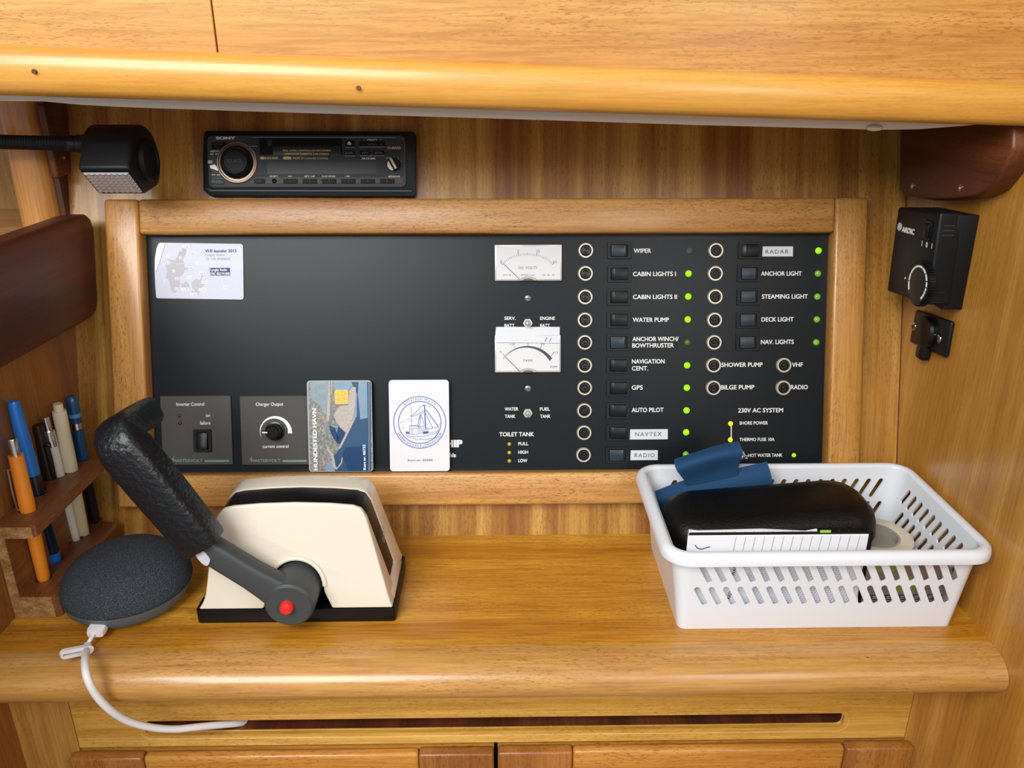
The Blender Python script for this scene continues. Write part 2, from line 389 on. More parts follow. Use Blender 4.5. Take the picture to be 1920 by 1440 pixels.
# cabinet front under the nosing
YF = .475; YD = .468
cab = thing('cabinet', 'teak cabinet front under the shelf, long drawer front above two doors', 'cabinet', Frame((0, YF, -.6)))
z0c = .6
def cx(x, y, Y=YF): p = Yp(x, y, Y); return p.x, p.z+z0c
dl, dr = cx(128, 1320)[0], cx(1713, 1310)[0]
zt = cx(960, 1392)[1]
g = G(); g.box(XL-.25, dl-.0004, 0, .015, 0, z0c-.0298); g.build('stile', W_STILE, cab, bevel=.0004, seg=1)
g = G(); g.box(dr+.0004, XR, 0, .015, 0, z0c-.0298); g.build('stile', W_STILE, cab, bevel=.0004, seg=1)
sx0, sz1 = cx(268, 1354); sx1, _ = cx(1585, 1342); _, sz0 = cx(960, 1372)
slot = rr(sx0, sz0, sx1, sz1, .0045, 5)
zdb = zt-.0005
g = G(); g.prism([(dl, zdb), (dr, zdb), (dr, z0c-.0298), (dl, z0c-.0298)], 0.0008, .0055, holes=[slot], fn=lambda a, b, c: (a, c, b))
df = g.build('drawer_front', W_DRAWER, cab)
# rounded lip of the finger slot
g = G(); ring = rr(sx0, sz0, sx1, sz1, .0045, 5); secs = []
for k, (o, d) in enumerate(((-.0003, .0045), (.0012, .0022), (.0042, .0004), (.0046, .0009))):
    secs.append([(x, d, z) for x, z in rr(sx0-o, sz0-o, sx1+o, sz1+o, .0045+o, 5)])
g.loft(secs, cap=False); g.build('slot_lip', W_DRAWER, df)
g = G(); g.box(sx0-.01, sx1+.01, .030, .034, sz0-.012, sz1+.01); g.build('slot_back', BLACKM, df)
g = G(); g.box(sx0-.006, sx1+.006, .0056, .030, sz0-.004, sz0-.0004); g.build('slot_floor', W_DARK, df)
g = G(); g.box(dl+.001, dr-.001, .0165, .03, 0, sz0-.0135); g.build('gap_backing', BLACKM, cab)  # black box added behind the doors so daylight doesn't show through their gap
def door(x0, x1, s0, s1, zt, hinge):
    d = G(); d.box(x0, x1, .001, .013, 0, zt-.002)
    dd = d.build('door', W_DOORH, cab)
    for a, b, m in ((x0, s0, W_DOORV), (s1, x1, W_DOORV)):
        q = G(); q.box(a, b, -.0085, .001, 0, zt); q.build('stile', m, dd, bevel=.0022, seg=3)
    q = G(); q.box(s0+.0003, s1-.0003, -.0075, .001, zt-.06, zt-.0003); q.build('rail', W_DOORH, dd, bevel=.003, seg=3)
    q = G(); q.box(s0, s1, .0, .001, 0, zt-.058); q.build('door_panel', W_STILE, dd)
zA = zt-.003
door(cx(128, 1415, YD)[0], cx(926, 1410, YD)[0], cx(265, 1412, YD)[0], cx(785, 1410, YD)[0], zA, 1)
door(cx(933, 1404, YD)[0], cx(1716, 1393, YD)[0], cx(1074, 1402, YD)[0], cx(1588, 1396, YD)[0], zA+.0008, -1)
# left shelf, fiddle board and post
ZS = .2625
g = G(); g.box(-.80, -.3595, .50, .785, ZS-.018, ZS)
tag(g.build('side_shelf', W_NOSE), 'pale brown side shelf at the left carrying the round post', 'shelf')
XB = -.3395
pts = [(.36, .272), (.655, .2755), (.670, .2745), (.677, .270), (.6785, .260), (.663, .203), (.657, .195), (.648, .1925), (.36, .1965)]
g = G(); g.prism(pts, XB-.019, XB, fn=lambda a, b, c: (c, a, b))
tag(g.build('fiddle_board', W_DARK, bevel=.003, seg=3, merge=True), 'dark reddish mahogany board edging the side shelf at the left', 'board')
g = G(); g.lathe([(.0168, 0), (.0168, .2)], 32, -.3885, .694, ZS)
tag(g.build('post', W_POST), 'round honey-coloured wooden post standing on the left side shelf', 'post')
# brackets
def bracket(pts, x0, x1, label, screws, nx):
    g = G(); g.prism(pts, min(x0, x1), max(x0, x1), fn=lambda a, b, c: (c, a, b))
    o = g.build('bracket', W_DARK2, bevel=.0025, seg=3, merge=True); tag(o, label, 'bracket')
    for y, z in screws:
        q = G(); q.M = Matrix.Translation((x0, y, z)) @ Matrix.Rotation(pi/2*nx, 4, 'Y'); q.ring(0, 0, .0008, .0023, -.001, .0005, 16); q.cyl(0, 0, .001, -.001, .0002, 8)
        q.build('screw', CHROME, o)
bp = [(.700, .37), (.6985, .3378), (.6835, .2938), (.6766, .2885), (.66, .2880), (.6244, .2905), (.595, .2955), (.5710, .3005), (.5555, .3080), (.5450, .3200), (.5395, .336), (.5389, .352), (.5389, .37)]
bp = [(y, z) if y < .69 else (y, z) for y, z in bp]
p1, p2 = Xp(1710, 349, .336), Xp(1800, 352, .336)
bracket([(.575, .352)]+[] if 0 else bp[:1]+bp[1:-2]+[(.545, .3525), (.576, .352), (.578, .37)], .3365, XR, 'dark mahogany corner bracket with rounded front under the beam at the right', [(p1.y, p1.z), (p2.y, p2.z)], -1)
lp = [(.7195, .36), (.7145, .3095), (.7085, .3030), (.6830, .3015), (.6815, .36)]
p3 = Xp(119, 296, XL+.003)
bracket(lp, XL+.003, XL-.004, 'dark mahogany bracket behind the round post at the left', [(p3.y, p3.z)], 1)
# ------------------------------------------------------------------ frame round the panel
fr = wall_frame(911, 945); H = .0165
pf = thing('panel_frame', 'raised teak frame around the black switch panel', 'frame', fr)
tlx, tly = fr.L(193, 373, H)[:2]; trx = fr.L(1630, 374, H).x; by = fr.L(700, 949, H).y
ix0 = fr.L(260, 437, H).x; ix1 = fr.L(1566, 437, H).x; it = fr.L(900, 437, H).y; ib = fr.L(700, 889, H).y
def piece(x0, x1, y0, y1, m, name):
    g = G(); g.box(x0, x1, y0, y1, 0, H); g.build(name, m, pf, bevel=.0028, seg=3)
piece(tlx, ix0, by, tly, W_FRV, 'stile'); piece(ix1, trx, by, tly, W_FRV, 'stile')
piece(ix0+.0002, ix1-.0002, it, tly, W_FRH, 'rail'); piece(ix0+.0002, ix1-.0002, by, ib, W_FRH, 'rail')
# ------------------------------------------------------------------ the switch panel
PH = .0022
fp = wall_frame(911, 885)
pn = thing('switch_panel', 'large black boat switch panel with meters, breakers, rocker switches and green lamps', 'panel', fp)
g = G(); a = fp.L(262, 437); g.box(ix0+fr.o.x-fp.o.x+.0002, ix1+fr.o.x-fp.o.x-.0002, (fr.loc(fr.o).y+ib)-(fp.o-fr.o).dot(WV), it-(fp.o-fr.o).dot(WV), .0002, PH)
g.build('panel_plate', PANEL, pn)
def T(t, x0, x1, yb, cap=8.4, m=WHITE, bold=.018, sp=1.0): text(fp, pn, t, x0, x1, yb, cap, PH+.0002, m, bold, sp)
for t in (('WIPER', 1188.5, 1220.5, 474), ('CABIN LIGHTS I', 1187, 1267, 517.5), ('CABIN LIGHTS II', 1187, 1269, 560.5), ('WATER PUMP', 1186.5, 1254, 603.5),
          ('ANCHOR WINCH/', 1186, 1272, 639.5), ('BOWTHRUSTER', 1185.5, 1263, 651.5), ('NAVIGATION', 1185, 1246, 681.5), ('CENT.', 1185, 1215, 694.5),
          ('GPS', 1184.5, 1205, 730.5), ('AUTO PILOT', 1184.5, 1244, 772.5), ('ANCHOR LIGHT', 1427, 1503, 516.8), ('STEAMING LIGHT', 1428.7, 1514.3, 559.8),
          ('DECK LIGHT', 1427.9, 1487.7, 602.7), ('NAV. LIGHTS', 1426.8, 1488, 645), ('SHOWER PUMP', 1353, 1429.6, 687.8), ('VHF', 1485, 1505, 687.7),
          ('BILGE PUMP', 1352, 1414, 730), ('RADIO', 1483, 1514.3, 729.8), ('230V AC SYSTEM', 1384, 1468, 773.2), ('TOILET TANK', 936.3, 1001, 818, 8)):
    T(*t)
for t in (('SHORE POWER', 1386.6, 1439.5, 796), ('THERMO FUSE 10A', 1386.4, 1452, 826.8), ('HOT WATER TANK', 1403, 1466.6, 856.5), ('SERV.', 946, 966.7, 599.7),
          ('BATT.', 946, 966, 613.2), ('ENGINE', 1013, 1040.4, 599.7), ('BATT.', 1013, 1032, 613.2), ('WATER', 946.6, 971.7, 769.8), ('TANK', 946.8, 966, 783.5),
          ('FUEL', 1012.4, 1030.8, 769.8), ('TANK', 1013, 1032, 783.5), ('FULL', 972, 990.5, 834.8), ('HIGH', 972, 990, 850.7), ('LOW', 972, 988.5, 866.6)):
    T(*t, cap=6.3, bold=.018)
T('HIP', 837, 866, 838, 13.5, WHITE, .05); T('chls', 838, 854.5, 857, 8, WHITE, .03)
# tape labels
for t, x0, x1, y0, y1, a, b, yb in (('NAVTEX', 1180.5, 1252, 804.5, 824, 1191, 1240.5, 817.8), ('RADIO', 1181.7, 1233.3, 844, 862.7, 1189.8, 1227.4, 857.3), ('RADAR', 1428.7, 1486.8, 462, 481, 1435.5, 1478.5, 475.6)):
    p, q = fp.L(x0, y1, PH), fp.L(x1, y0, PH); g = G(); g.prism([(p.x, p.y), (q.x, p.y), (q.x, q.y), (p.x+.0004, q.y)], PH, PH+.0004)
    lb = g.build('tape_label', LABEL, pn); text(fp, lb, t, a, b, yb, 8, PH+.0006, INK, .0, 1.25)
# breakers
SC = (fp.L(1100, 600).x-fp.L(1000, 600).x)/100
def breaker(x, y, first=[None]):
    p = fp.L(x, y, PH)
    if first[0] is None:
        g = G(); g.lathe([(.0066, 0), (.0066, .0018), (.0060, .0027), (.0050, .0027), (.0047, .0018), (.0047, .0004)], 32); o = g.build('breaker', NICKEL, pn)
        g = G(); g.lathe([(.0047, .0003), (.0045, .0020), (.0040, .0026), (.0029, .0027), (.0027, .0016), (.0018, .0015), (.0016, .0022), (.0002, .0024)], 24); b = g.build('breaker_button', BLACKG, o)
        first[0] = (o, b)
    else:
        o = first[0][0].copy(); C.objects.link(o); b = first[0][1].copy(); C.objects.link(b); b.parent = o
    o.location = (p.x, p.y, PH)
for x, y in [(1098, 470), (1097.5, 513), (1097, 557), (1096.5, 600), (1096.3, 642), (1096, 685), (1096, 727), (1095.5, 769.5), (1095, 811), (1094, 852.5),
             (1341.5, 470), (1340.5, 513), (1340, 556.5), (1339, 600), (1338.3, 642), (1337.3, 684.7), (1337, 727), (1468.8, 684.7), (1467.8, 727)]: breaker(x, y)
# rocker switches
def rocker_parts(on, parent):
    g = G(); g.prism(rr(-.0103, -.0072, .0103, .0072, .0006, 2), 0, .0016, holes=[rr(-.0074, -.0052, .0074, .0052, .0008, 2)]); o = g.build('switch', BLACK, parent, bevel=.0002, seg=1)
    k = -1 if on else 1
    prof = [(-.0072, -.0006), (.0072, -.0006), (.0072, .0014 if k > 0 else .0040), (.0040, .0022 if k > 0 else .0038), (-.0040, .0038 if k > 0 else .0022), (-.0072, .0040 if k > 0 else .0014)]
    if on: prof = [(-.0072, -.0006), (.0072, -.0006), (.0072, .0037), (-.0034, .0024), (-.0038, .0026), (-.0072, .0010)]
    else: prof = [(-.0072, -.0006), (.0072, -.0006), (.0072, .0012), (.0048, .0026), (.0044, .0024), (-.0070, .0037)]
    g = G(); g.prism(prof, -.0049, .0049, fn=lambda a, b, c: (a, c, b)); r = g.build('rocker', ROCK if on else ROCKSHEEN, o, bevel=.0004, seg=2)
    return o, r
protos = {}
SW = [(1161, 470, 0), (1161, 513.5, 1), (1160, 557, 1), (1160, 600, 1), (1159.5, 642, 0), (1159, 685, 1), (1159, 727.5, 1), (1158, 769.5, 1), (1158, 811, 1), (1157, 853, 0),
      (1406, 470, 1), (1404, 513, 0), (1403, 556.5, 0), (1402, 600, 0), (1401, 642, 0)]
for x, y, on in SW:
    p = fp.L(x, y, PH)
    if on not in protos: protos[on] = rocker_parts(on, pn); o = protos[on][0]
    else:
        o = protos[on][0].copy(); C.objects.link(o); r = protos[on][1].copy(); C.objects.link(r); r.parent = o
    o.location = (p.x, p.y, PH)
# lamps
_led = {}
def led(x, y, m, r=.0028, par=None, f=fp, h=PH, parent=None):
    p = f.L(x, y, h); k = (m.name, r)
    if k not in _led: g = G(); g.dome(0, 0, r, 0, r*.8, 16, 4); _led[k] = g.build('indicator_lamp', m, parent or pn); o = _led[k]
    else: o = _led[k].copy(); C.objects.link(o); o.parent = parent or pn
    o.location = (p.x, p.y, h)
    return o
for x, y, m in [(1291, 513, LEDG), (1290.5, 556, LEDG), (1289.5, 599, LEDG), (1289, 642, LEDV), (1288.3, 685, LEDG), (1287.8, 727, LEDG), (1287.3, 769.5, LEDG), (1286.5, 810.5, LEDG), (1286, 852, LEDD),
                (1534.5, 470, LEDG), (1533.5, 513, LEDD), (1532.5, 556.3, LEDD), (1531.5, 599, LEDD), (1530.3, 642, LEDD)]: led(x, y, m)
led(1488.5, 853.5, LEDG, .0019); led(1369.8, 794.3, LEDY, .0021); led(1369.3, 824.5, LEDY, .0021)
g = G(); p = fp.L(1292, 470, PH); g.ring(0, 0, .0014, .0024, 0, .0004, 16); g.cyl(0, 0, .0014, 0, .0001, 12); g.build('indicator_hole', BLACKG, pn, loc=(p.x, p.y, PH))
for y in (832.6, 848.6, 864.2):
    p = fp.L(955, y, PH); g = G(); g.ring(0, 0, .0017, .0023, 0, .0003, 16); g.build('lamp_hole', BLACKM, pn, loc=(p.x, p.y, PH)); led(955, y, LEDA, .0017)
g = G(); g.line(fp.L(1369.6, 798), fp.L(1369.5, 821), .0008, PH, PH+.0003); g.line(fp.L(1369.5, 828), fp.L(1369.5, 845), .0008, PH, PH+.0003); g.line(fp.L(1392, 854), fp.L(1401, 854), .0006, PH, PH+.0003)
g.line(fp.L(1396, 858), fp.L(1400, 858), .0010, PH, PH+.0003); g.build('printed_line', WHITE, pn)
# toggles and screws
for x, y in ((989.5, 606), (989.5, 774.5), (1388, 853)):
    p = fp.L(x, y, PH); g = G(); g.prism(circle(0, 0, .0043, 6), 0, .0022, holes=[circle(0, 0, .0025, 16)]); o = g.build('toggle_switch', NICKEL, pn, bevel=.0003, seg=1, loc=(p.x, p.y, PH))
    g = G(); g.ring(0, 0, .0021, .0026, 0, .0034, 20); g.cyl(0, 0, .0021, 0, .0012, 16); g.build('toggle_bushing', CHROME, o)
    g = G(); g.tube([(0, 0, .001), (.0003, -.0008, .005), (.0005, -.0014, .008)], [.0008, .001, .0013], 12); g.build('toggle_lever', CHROME, o)
for x, y in ((990, 559), (990, 728.5)):
    p = fp.L(x, y, PH); g = G(); g.dome(0, 0, .0029, 0, .0009, 20, 4); o = g.build('screw', plain('screw_grey', '8a8880', .35, metal=.8), pn, loc=(p.x, p.y, PH))
    g = G(); g.box(-.0024, .0024, -.0003, .0003, .0004, .0011); g.build('screw_slot', BLACKM, o)
# meters
def meter(x0, y0, x1, y1, kind):
    a, b = fp.L(x0, y1, PH), fp.L(x1, y0, PH); W_, H_ = b.x-a.x, b.y-a.y
    M_ = G(); M_.prism(rr(0, 0, W_, H_, .0006, 2), 0, .0030); m = M_.build('meter', GLASSB, pn, bevel=.0005, seg=2, loc=(a.x, a.y, PH))
    g = G(); g.box(.0013, W_-.0013, .0013, H_-.0012, .0030, .0033); g.build('dial', METERF, m)
    cxm, cym = W_/2, -.0015 if kind else .0008
    def pt(px, py): q = fp.L(px, py, PH); return Vector((q.x-a.x, q.y-a.y))
    Z = .0035; g = G(); inkm = INK if kind else INKL
    if kind:
        c = pt(989, 716); out = []; inn = []
        for i in range(25):
            t = i/24; an = radians(136-92*t); R = (pt(947, 668)-c).length*(1+.06*sin(pi*t)); wdt = .0003+.0028*t**1.3
            out.append(c+Vector((cos(an), sin(an)))*R); inn.append(c+Vector((cos(an), sin(an)))*(R-wdt))
        g.prism(out+inn[::-1], .0033, Z)
        for q in ((942, 662, 947, 668), (963.5, 648, 967, 655), (989.5, 643, 989.5, 650), (1015, 648, 1012, 655), (1037, 661, 1032.5, 668)): g.line(pt(*q[:2]), pt(*q[2:]), .0003, .0033, Z)
        for t, x, y in (('0', 938.5, 661), ('1/4', 961, 647), ('3/4', 1017, 647), ('1/1', 1041, 662)):
            q = pt(x, y); wd = .0016*max(1, len(t)*.7); put_text(g, t, q.x-wd/2, q.x+wd/2, q.y, .0018, Z)
        q, r = pt(980.5, 677.7), pt(998.7, 677.7); put_text(g, 'TANK', q.x, r.x, q.y, .0021, Z, sp=1.2)
        q, r = pt(1031.5, 689), pt(1043.5, 689); put_text(g, 'KEM', q.x, r.x, q.y, .0017, Z, sp=1.2)
    else:
        c = pt(989, 540)
        for i in range(31):
            an = radians(137-94*i/30); R = (pt(948, 494)-c).length*(1+.0*sin(0)); R *= 1-.02*cos((i-15)/15*pi); big = i % 10 == 0
            L_ = .0032 if big else (.0022 if i % 5 == 0 else .0018); d = Vector((cos(an), sin(an))); g.line(c+d*R, c+d*(R+L_), .0003 if not big else .0005, .0033, Z)
        for t, x, y in (('0', 939.5, 493), ('5', 971.5, 474), ('10', 1008.5, 474), ('15', 1040, 494)):
            q = pt(x, y); wd = .0014*len(t); put_text(g, t, q.x-wd/2, q.x+wd/2, q.y, .0026, Z)
        q, r = pt(972, 505), pt(1007, 505); put_text(g, 'DC VOLTS', q.x, r.x, q.y, .0024, Z)
        q, r = pt(944, 517.5), pt(958.5, 517.5); put_text(g, 'KM 48', q.x, r.x, q.y, .0014, Z)
        q, r = pt(977, 517.5), pt(1003, 517.5); put_text(g, 'KM240 Class', q.x, r.x, q.y, .0014, Z)
        q, r = pt(1016, 517.5), pt(1039, 517.5); put_text(g, '0-2.5', q.x, r.x, q.y, .0014, Z)
    g.build('dial_print', inkm, m)
    g = G()
    if kind: g.line(pt(948, 669), pt(975.5, 697), .0005, .0036, .0039)
    else: g.line(pt(944, 495), pt(974, 524), .0004, .0036, .0039)
    g.build('needle', INK, m)
    c = pt(990, y1); g = G(); hgt = .0036
    g.prism([(c.x+.0075*cos(t), c.y+hgt*max(0, sin(t))+.0002) for t in [pi*i/16 for i in range(17)]], .0033, .0046)
    g.build('needle_cover', plain('smoky_cover', 'b8b4a8', .2), m, bevel=.0004, seg=1)
    g = G(); g.prism([(c.x+.0048*cos(t), c.y+.0018*sin(t)+.0002) for t in [pi*i/12 for i in range(13)]], .0046, .0050); g.build('needle_pivot', plain('pivot', '5a564c', .4), m)
    return m
meter(928, 459, 1053, 527, 0); meter(928, 628, 1051, 698, 1)
# white paper strip over the tank meter
g = G(); a, b, c, d = [fp.L(*q, PH+.004) for q in ((931, 613), (1050, 613), (1050, 643), (927.5, 642))]
fs_ = Frame(hit(989, 643, WALL.o+WN*(PH+.0035), WN), WU, WV, WN)
def fl(x, y, h=0): return fs_.L(x, y, h)
g = G(); A, B, C_, D = [fl(*q) for q in ((930, 613), (1050, 613), (1049, 643), (927.3, 642))]
g.add([A+Vector((0, 0, -.003)), B+Vector((0, 0, -.003)), C_+Vector((0, 0, .001)), D+Vector((0, 0, .001)), A+Vector((0, 0, -.0028)), B+Vector((0, 0, -.0028)), C_+Vector((0, 0, .0013)), D+Vector((0, 0, .0013))],
      [(0, 1, 2, 3), (7, 6, 5, 4), (0, 4, 5, 1), (1, 5, 6, 2), (2, 6, 7, 3), (3, 7, 4, 0)])
ps = tag(g.build('paper_strip', LABEL, merge=True), 'white paper strip stuck over the top of the lower meter', 'paper strip', frame=fs_)
for x0, y0, x1, y1, m in ((1021, 640, 1025, 633, BLUEI), (1029, 641, 1033, 634, INKL)):
    g = G(); p, q = fl(x0, y0), fl(x1, y1); k = .0043/(A.y-D.y)
    g.M = Matrix.Shear('XY', 4, (0, 0)); 
    for e in (0,):
        zz = lambda y: .0014-.0041*(y-D.y)/(A.y-D.y)+.0001
        g.add([(p.x, p.y, zz(p.y)), (p.x+.0006, p.y, zz(p.y)), (q.x+.0006, q.y, zz(q.y)), (q.x, q.y, zz(q.y))], [(0, 1, 2, 3)])
    g.build('pen_mark', m, ps)
# ------------------------------------------------------------------ grey control plates
def plate(name, label, cat, x0, y0, x1, y1):
    f = wall_frame((x0+x1)/2, y1); t = thing(name, label, cat, f); h = PH+.0018
    a, b = f.L(x0, y1, h), f.L(x1, y0, h)
    g = G(); g.box(a.x, b.x, a.y, b.y, PH+.0001, h); g.build('face_plate', GREY, t, bevel=.0003, seg=1)
    return f, t, h
def bolt(g, f, x, y, s, h):
    P = [(0, 12), (3, 5), (4, 8), (9, -1), (4.5, 4.5), (3.2, 3), (0, 12)]
    q = [f.L(x+a*s, y-b*s, h) for a, b in ((0, 0), (9, 13), (6, 5), (8, 6.5), (10, 0), (7, 3.4), (4.5, 4.8))]
    g.prism([(p.x, p.y) for p in q], h, h+.0002)
def mastervolt(f, t, x0, h):
    g = G(); p, q = f.L(x0+6, 866.3, h), f.L(x0+61, 866.3, h)
    put_text(g, 'MASTERVOLT', p.x, q.x, p.y, .0026, h+.0002, .02); bolt(g, f, x0, 866, .95, h)
    p, q = f.L(x0+65, 866.3, h), f.L(x0+110.5, 862.3, h); g.box(p.x, q.x, p.y, q.y, h, h+.0002)
    g.build('lettering', TEAL, t)
fi, ti, hi = plate('inverter_control', 'grey inverter control plate with black rocker switch at lower left of the panel', 'control plate', 305, 742, 432, 872)
for a in (('Inverter Control', 331, 383, 760.8), ('on', 386, 394, 781.8), ('failure', 375, 394.6, 796)): text(fi, ti, *a, 6.6, hi+.0002, WHITE, .004)
mastervolt(fi, ti, 319, hi)
led(336.8, 779.5, LEDO, .0016, f=fi, h=hi, parent=ti); led(337.3, 793.5, LEDR, .0016, f=fi, h=hi, parent=ti)
p, q = fi.L(365, 847, hi), fi.L(396.5, 805, hi); cxx, cyy = (p.x+q.x)/2, (p.y+q.y)/2
g = G(); hw, hh = (q.x-p.x)/2, (q.y-p.y)/2; g.prism(rr(-hw, -hh, hw, hh, .0005, 2), 0, .0018, holes=[rr(-hw*.62, -hh*.74, hw*.62, hh*.74, .0008, 2)]); s_ = g.build('switch', BLACK, ti, bevel=.0002, seg=1, loc=(cxx, cyy, hi))
g = G(); g.prism([(-hh*.72, 0), (hh*.72, 0), (hh*.72, .0024), (-hh*.35, .0038), (-hh*.72, .0046)], -hw*.6, hw*.6, fn=lambda a, b, c: (c, a, b)); g.build('rocker', ROCK, s_, bevel=.0004)
fc, tc_, hc = plate('charger_control', 'grey charger output plate with round black dial beside the aerial photo card', 'control plate', 453.5, 742, 579, 872)
for a in (('Charger Output', 479.7, 531, 760.8), ('current control', 492.5, 541, 839.8)): text(fc, tc_, *a, 6.6, hc+.0002, WHITE, .004)
mastervolt(fc, tc_, 465, hc)
c = fc.L(516, 808, hc); out = []; inn = []
for i in range(33):
    t = i/32; an = radians(200-205*t); R = .0128+.0022*t; wd = .0002+.0034*t
    out.append((c.x+R*cos(an)-.0003, c.y+R*sin(an)-.001)); inn.append((c.x+(R-wd)*cos(an)-.0003, c.y+(R-wd)*sin(an)-.001))
g = G(); g.prism(out+inn[::-1], hc, hc+.0002); g.build('printed_arc', WHITE, tc_)
g = G(); g.lathe([(.0083, 0), (.0083, .0012), (.0068, .0016), (.0062, .0085), (.0052, .0096), (0.0001, .0096)], 28); k = g.build('dial_knob', BLACKG, tc_, loc=(c.x, c.y, hc))
g = G(); g.box(-.0085, -.0040, -.0005, .0005, .0094, .0100); g.build('pointer', WHITE, k)
# ------------------------------------------------------------------ cards
def card(x0, y0, x1, y1, h0, th=.0008):
    f = Frame(hit((x0+x1)/2, y1, WALL.o+WN*h0, WN), WU, WV, WN)
    a, b = f.L(x0, y1, th), f.L(x1, y0, th)
    return f, a, b, th
# harbour card with aerial photograph
f, a, b, th = card(579.5, 713, 696.5, 885, .0085)
g = G(); g.prism(rr(a.x, a.y, b.x, b.y, .003, 5), 0, th)
hc1 = tag(g.build('harbour_card', CLEAR), 'harbour card with aerial photo and gold chip leaning on the panel', 'card', frame=f)
def K(x, y): p = f.L(570+x/7.2, 700+y/7.2, th); return (p.x, p.y)
ax0, ay0 = K(85, 1325); ax1, ay1 = K(905, 110)
Z1 = th+.0001
g = G(); g.prism(rr(ax0, ay0, ax1, ay1, .0025, 4), th-.0001, Z1); g.build('photo_town', TOWN, hc1)
def pr_(pts, m, z, nm='printed_area'):
    g = G(); g.prism([K(*p) for p in pts], Z1, z); return g.build(nm, m, hc1)
pr_([(470, 115), (700, 115), (900, 115), (905, 1320), (420, 1325), (400, 1180), (395, 1110), (440, 1080), (480, 1010), (560, 840), (660, 660), (700, 600), (720, 280), (640, 130)], SEA, Z1+.0001)
pr_([(395, 115), (640, 115), (660, 170), (600, 230), (520, 260), (440, 230), (400, 180)], SEAL, Z1+.00012)
pr_([(735, 115), (850, 115), (860, 600), (760, 620), (730, 280)], SEAL, Z1+.00012)
pr_([(660, 980), (860, 980), (862, 1320), (600, 1322), (520, 1100), (560, 1000)], SEAD, Z1+.00012)
pr_([(690, 260), (715, 270), (712, 590), (680, 590)], SEAL, Z1+.00015)
pr_([(345, 700), (420, 740), (470, 880), (460, 960), (400, 880), (350, 780)], SEAD, Z1+.00012)
pr_([(460, 710), (560, 800), (520, 930), (470, 960), (440, 850)], SEAD, Z1+.00012)
pr_([(90, 110), (345, 110), (300, 560), (200, 420), (90, 330)], plain('print_haze', '98aab0', .3, gs=300, col2='72868c'), Z1+.0001)
pr_([(300, 1200), (385, 1190), (395, 1325), (290, 1325)], SEAL, Z1+.0001)
pr_([(700, 190), (690, 420), (665, 610), (560, 800), (440, 660), (400, 560), (480, 440), (600, 430), (610, 240), (660, 180)], QUAY, Z1+.00018)
pr_([(660, 600), (690, 620), (500, 1000), (480, 1020), (470, 1000), (640, 650)], QUAY, Z1+.00018)
pr_([(510, 1130), (525, 1150), (510, 1220), (440, 1300), (390, 1270), (370, 1110), (300, 1020), (330, 1000), (400, 1100), (430, 1260), (450, 1270), (500, 1200)], QUAY, Z1+.00018)
pr_([(340, 110), (352, 110), (350, 560), (335, 640), (300, 640)], QUAY, Z1+.00015)
pr_([(368, 110), (382, 110), (380, 270), (366, 280)], QUAY, Z1+.00015)
g = G(); p, q = K(418, 415), K(598, 222); g.prism(rr(*p, *q, .0016, 4), Z1, Z1+.0004); ch = g.build('chip', CHIP, hc1)
g = G()
for aa, bb in (((418, 285), (470, 285)), ((418, 350), (470, 350)), ((545, 285), (598, 285)), ((545, 350), (598, 350)), ((470, 240), (470, 400)), ((545, 240), (545, 400)), ((508, 222), (508, 275)), ((508, 360), (508, 415)), ((470, 340), (545, 340)), ((470, 300), (545, 300))):
    g.line(K(*aa), K(*bb), .00018, Z1+.0004, Z1+.0005)
g.build('chip_lines', CHIPL, ch)
g = G(); p = K(185, 1305); q = K(185, 475); put_text(g, 'HUNDESTED HAVN', p[0], p[0]+(q[1]-p[1]), p[1], (K(185, 0)[0]-K(130, 0)[0]), Z1+.0003, .03, rot=pi/2); g.build('lettering', WHITE, hc1)
g = G(); p = K(835, 1300); q = K(835, 962); put_text(g, 'Kort nr. 06732', p[0], p[0]+(q[1]-p[1]), p[1], (K(835, 0)[0]-K(800, 0)[0]), Z1+.0003, .03, rot=pi/2); g.build('lettering', WHITE, hc1)
g = G(); g.line(K(878, 120), K(880, 1310), .0004, Z1, Z1+.0002); g.build('sleeve_edge', CLEAR, hc1)
# white harbour card with the ship emblem
f, a, b, th = card(731.5, 712, 841.5, 884, .0085)
g = G(); g.prism(rr(a.x, a.y, b.x, b.y, .003, 5), 0, th)
hc2 = tag(g.build('harbour_card', CARDW, bevel=.0001, seg=1), 'white harbour card with a round blue fishing boat emblem leaning on the panel', 'card', frame=f)
def K2(x, y): p = f.L(720+x/7.2, 700+y/7.2, th); return Vector((p.x, p.y))
Z1 = th+.0002; g = G(); ce = K2(482, 663); R1 = (K2(834, 663)-K2(130, 663)).x/2; R2 = (K2(768, 663)-K2(195, 663)).x/2
for R in (R1, R2): g.ring(ce.x, ce.y, R-.0003, R+.0003, th, Z1, 64)
def arc_text(g, t, R, a0, a1, cap, up, z, bold):
    n = len(t); wch = {'i': .45, 'l': .45, 'j': .5, ' ': .5, 'W': 1.5, 'M': 1.3, 'I': .5, '.': .45, 'H': 1.15, 'G': 1.15, 'C': 1.1, 'O': 1.15}
    ws = [wch.get(ch, .95) for ch in t]; tot = sum(ws); k = 0
    for ch, w_ in zip(t, ws):
        m_ = (k+w_/2)/tot; an = a0+(a1-a0)*m_; k += w_
        if ch == ' ': continue
        vs, fs = text_mesh(ch, 0); x0 = min(v.x for v in vs); x1 = max(v.x for v in vs); s = cap/CAP
        rot = an-pi/2 if up else an+pi/2; base = R if up else R
        R_ = Matrix.Rotation(rot, 4, 'Z')
        g.add([Vector((ce.x+base*cos(an), ce.y+base*sin(an), z))+R_ @ Vector(((v.x-(x0+x1)/2)*s, v.y*s, 0)) for v in vs], fs)
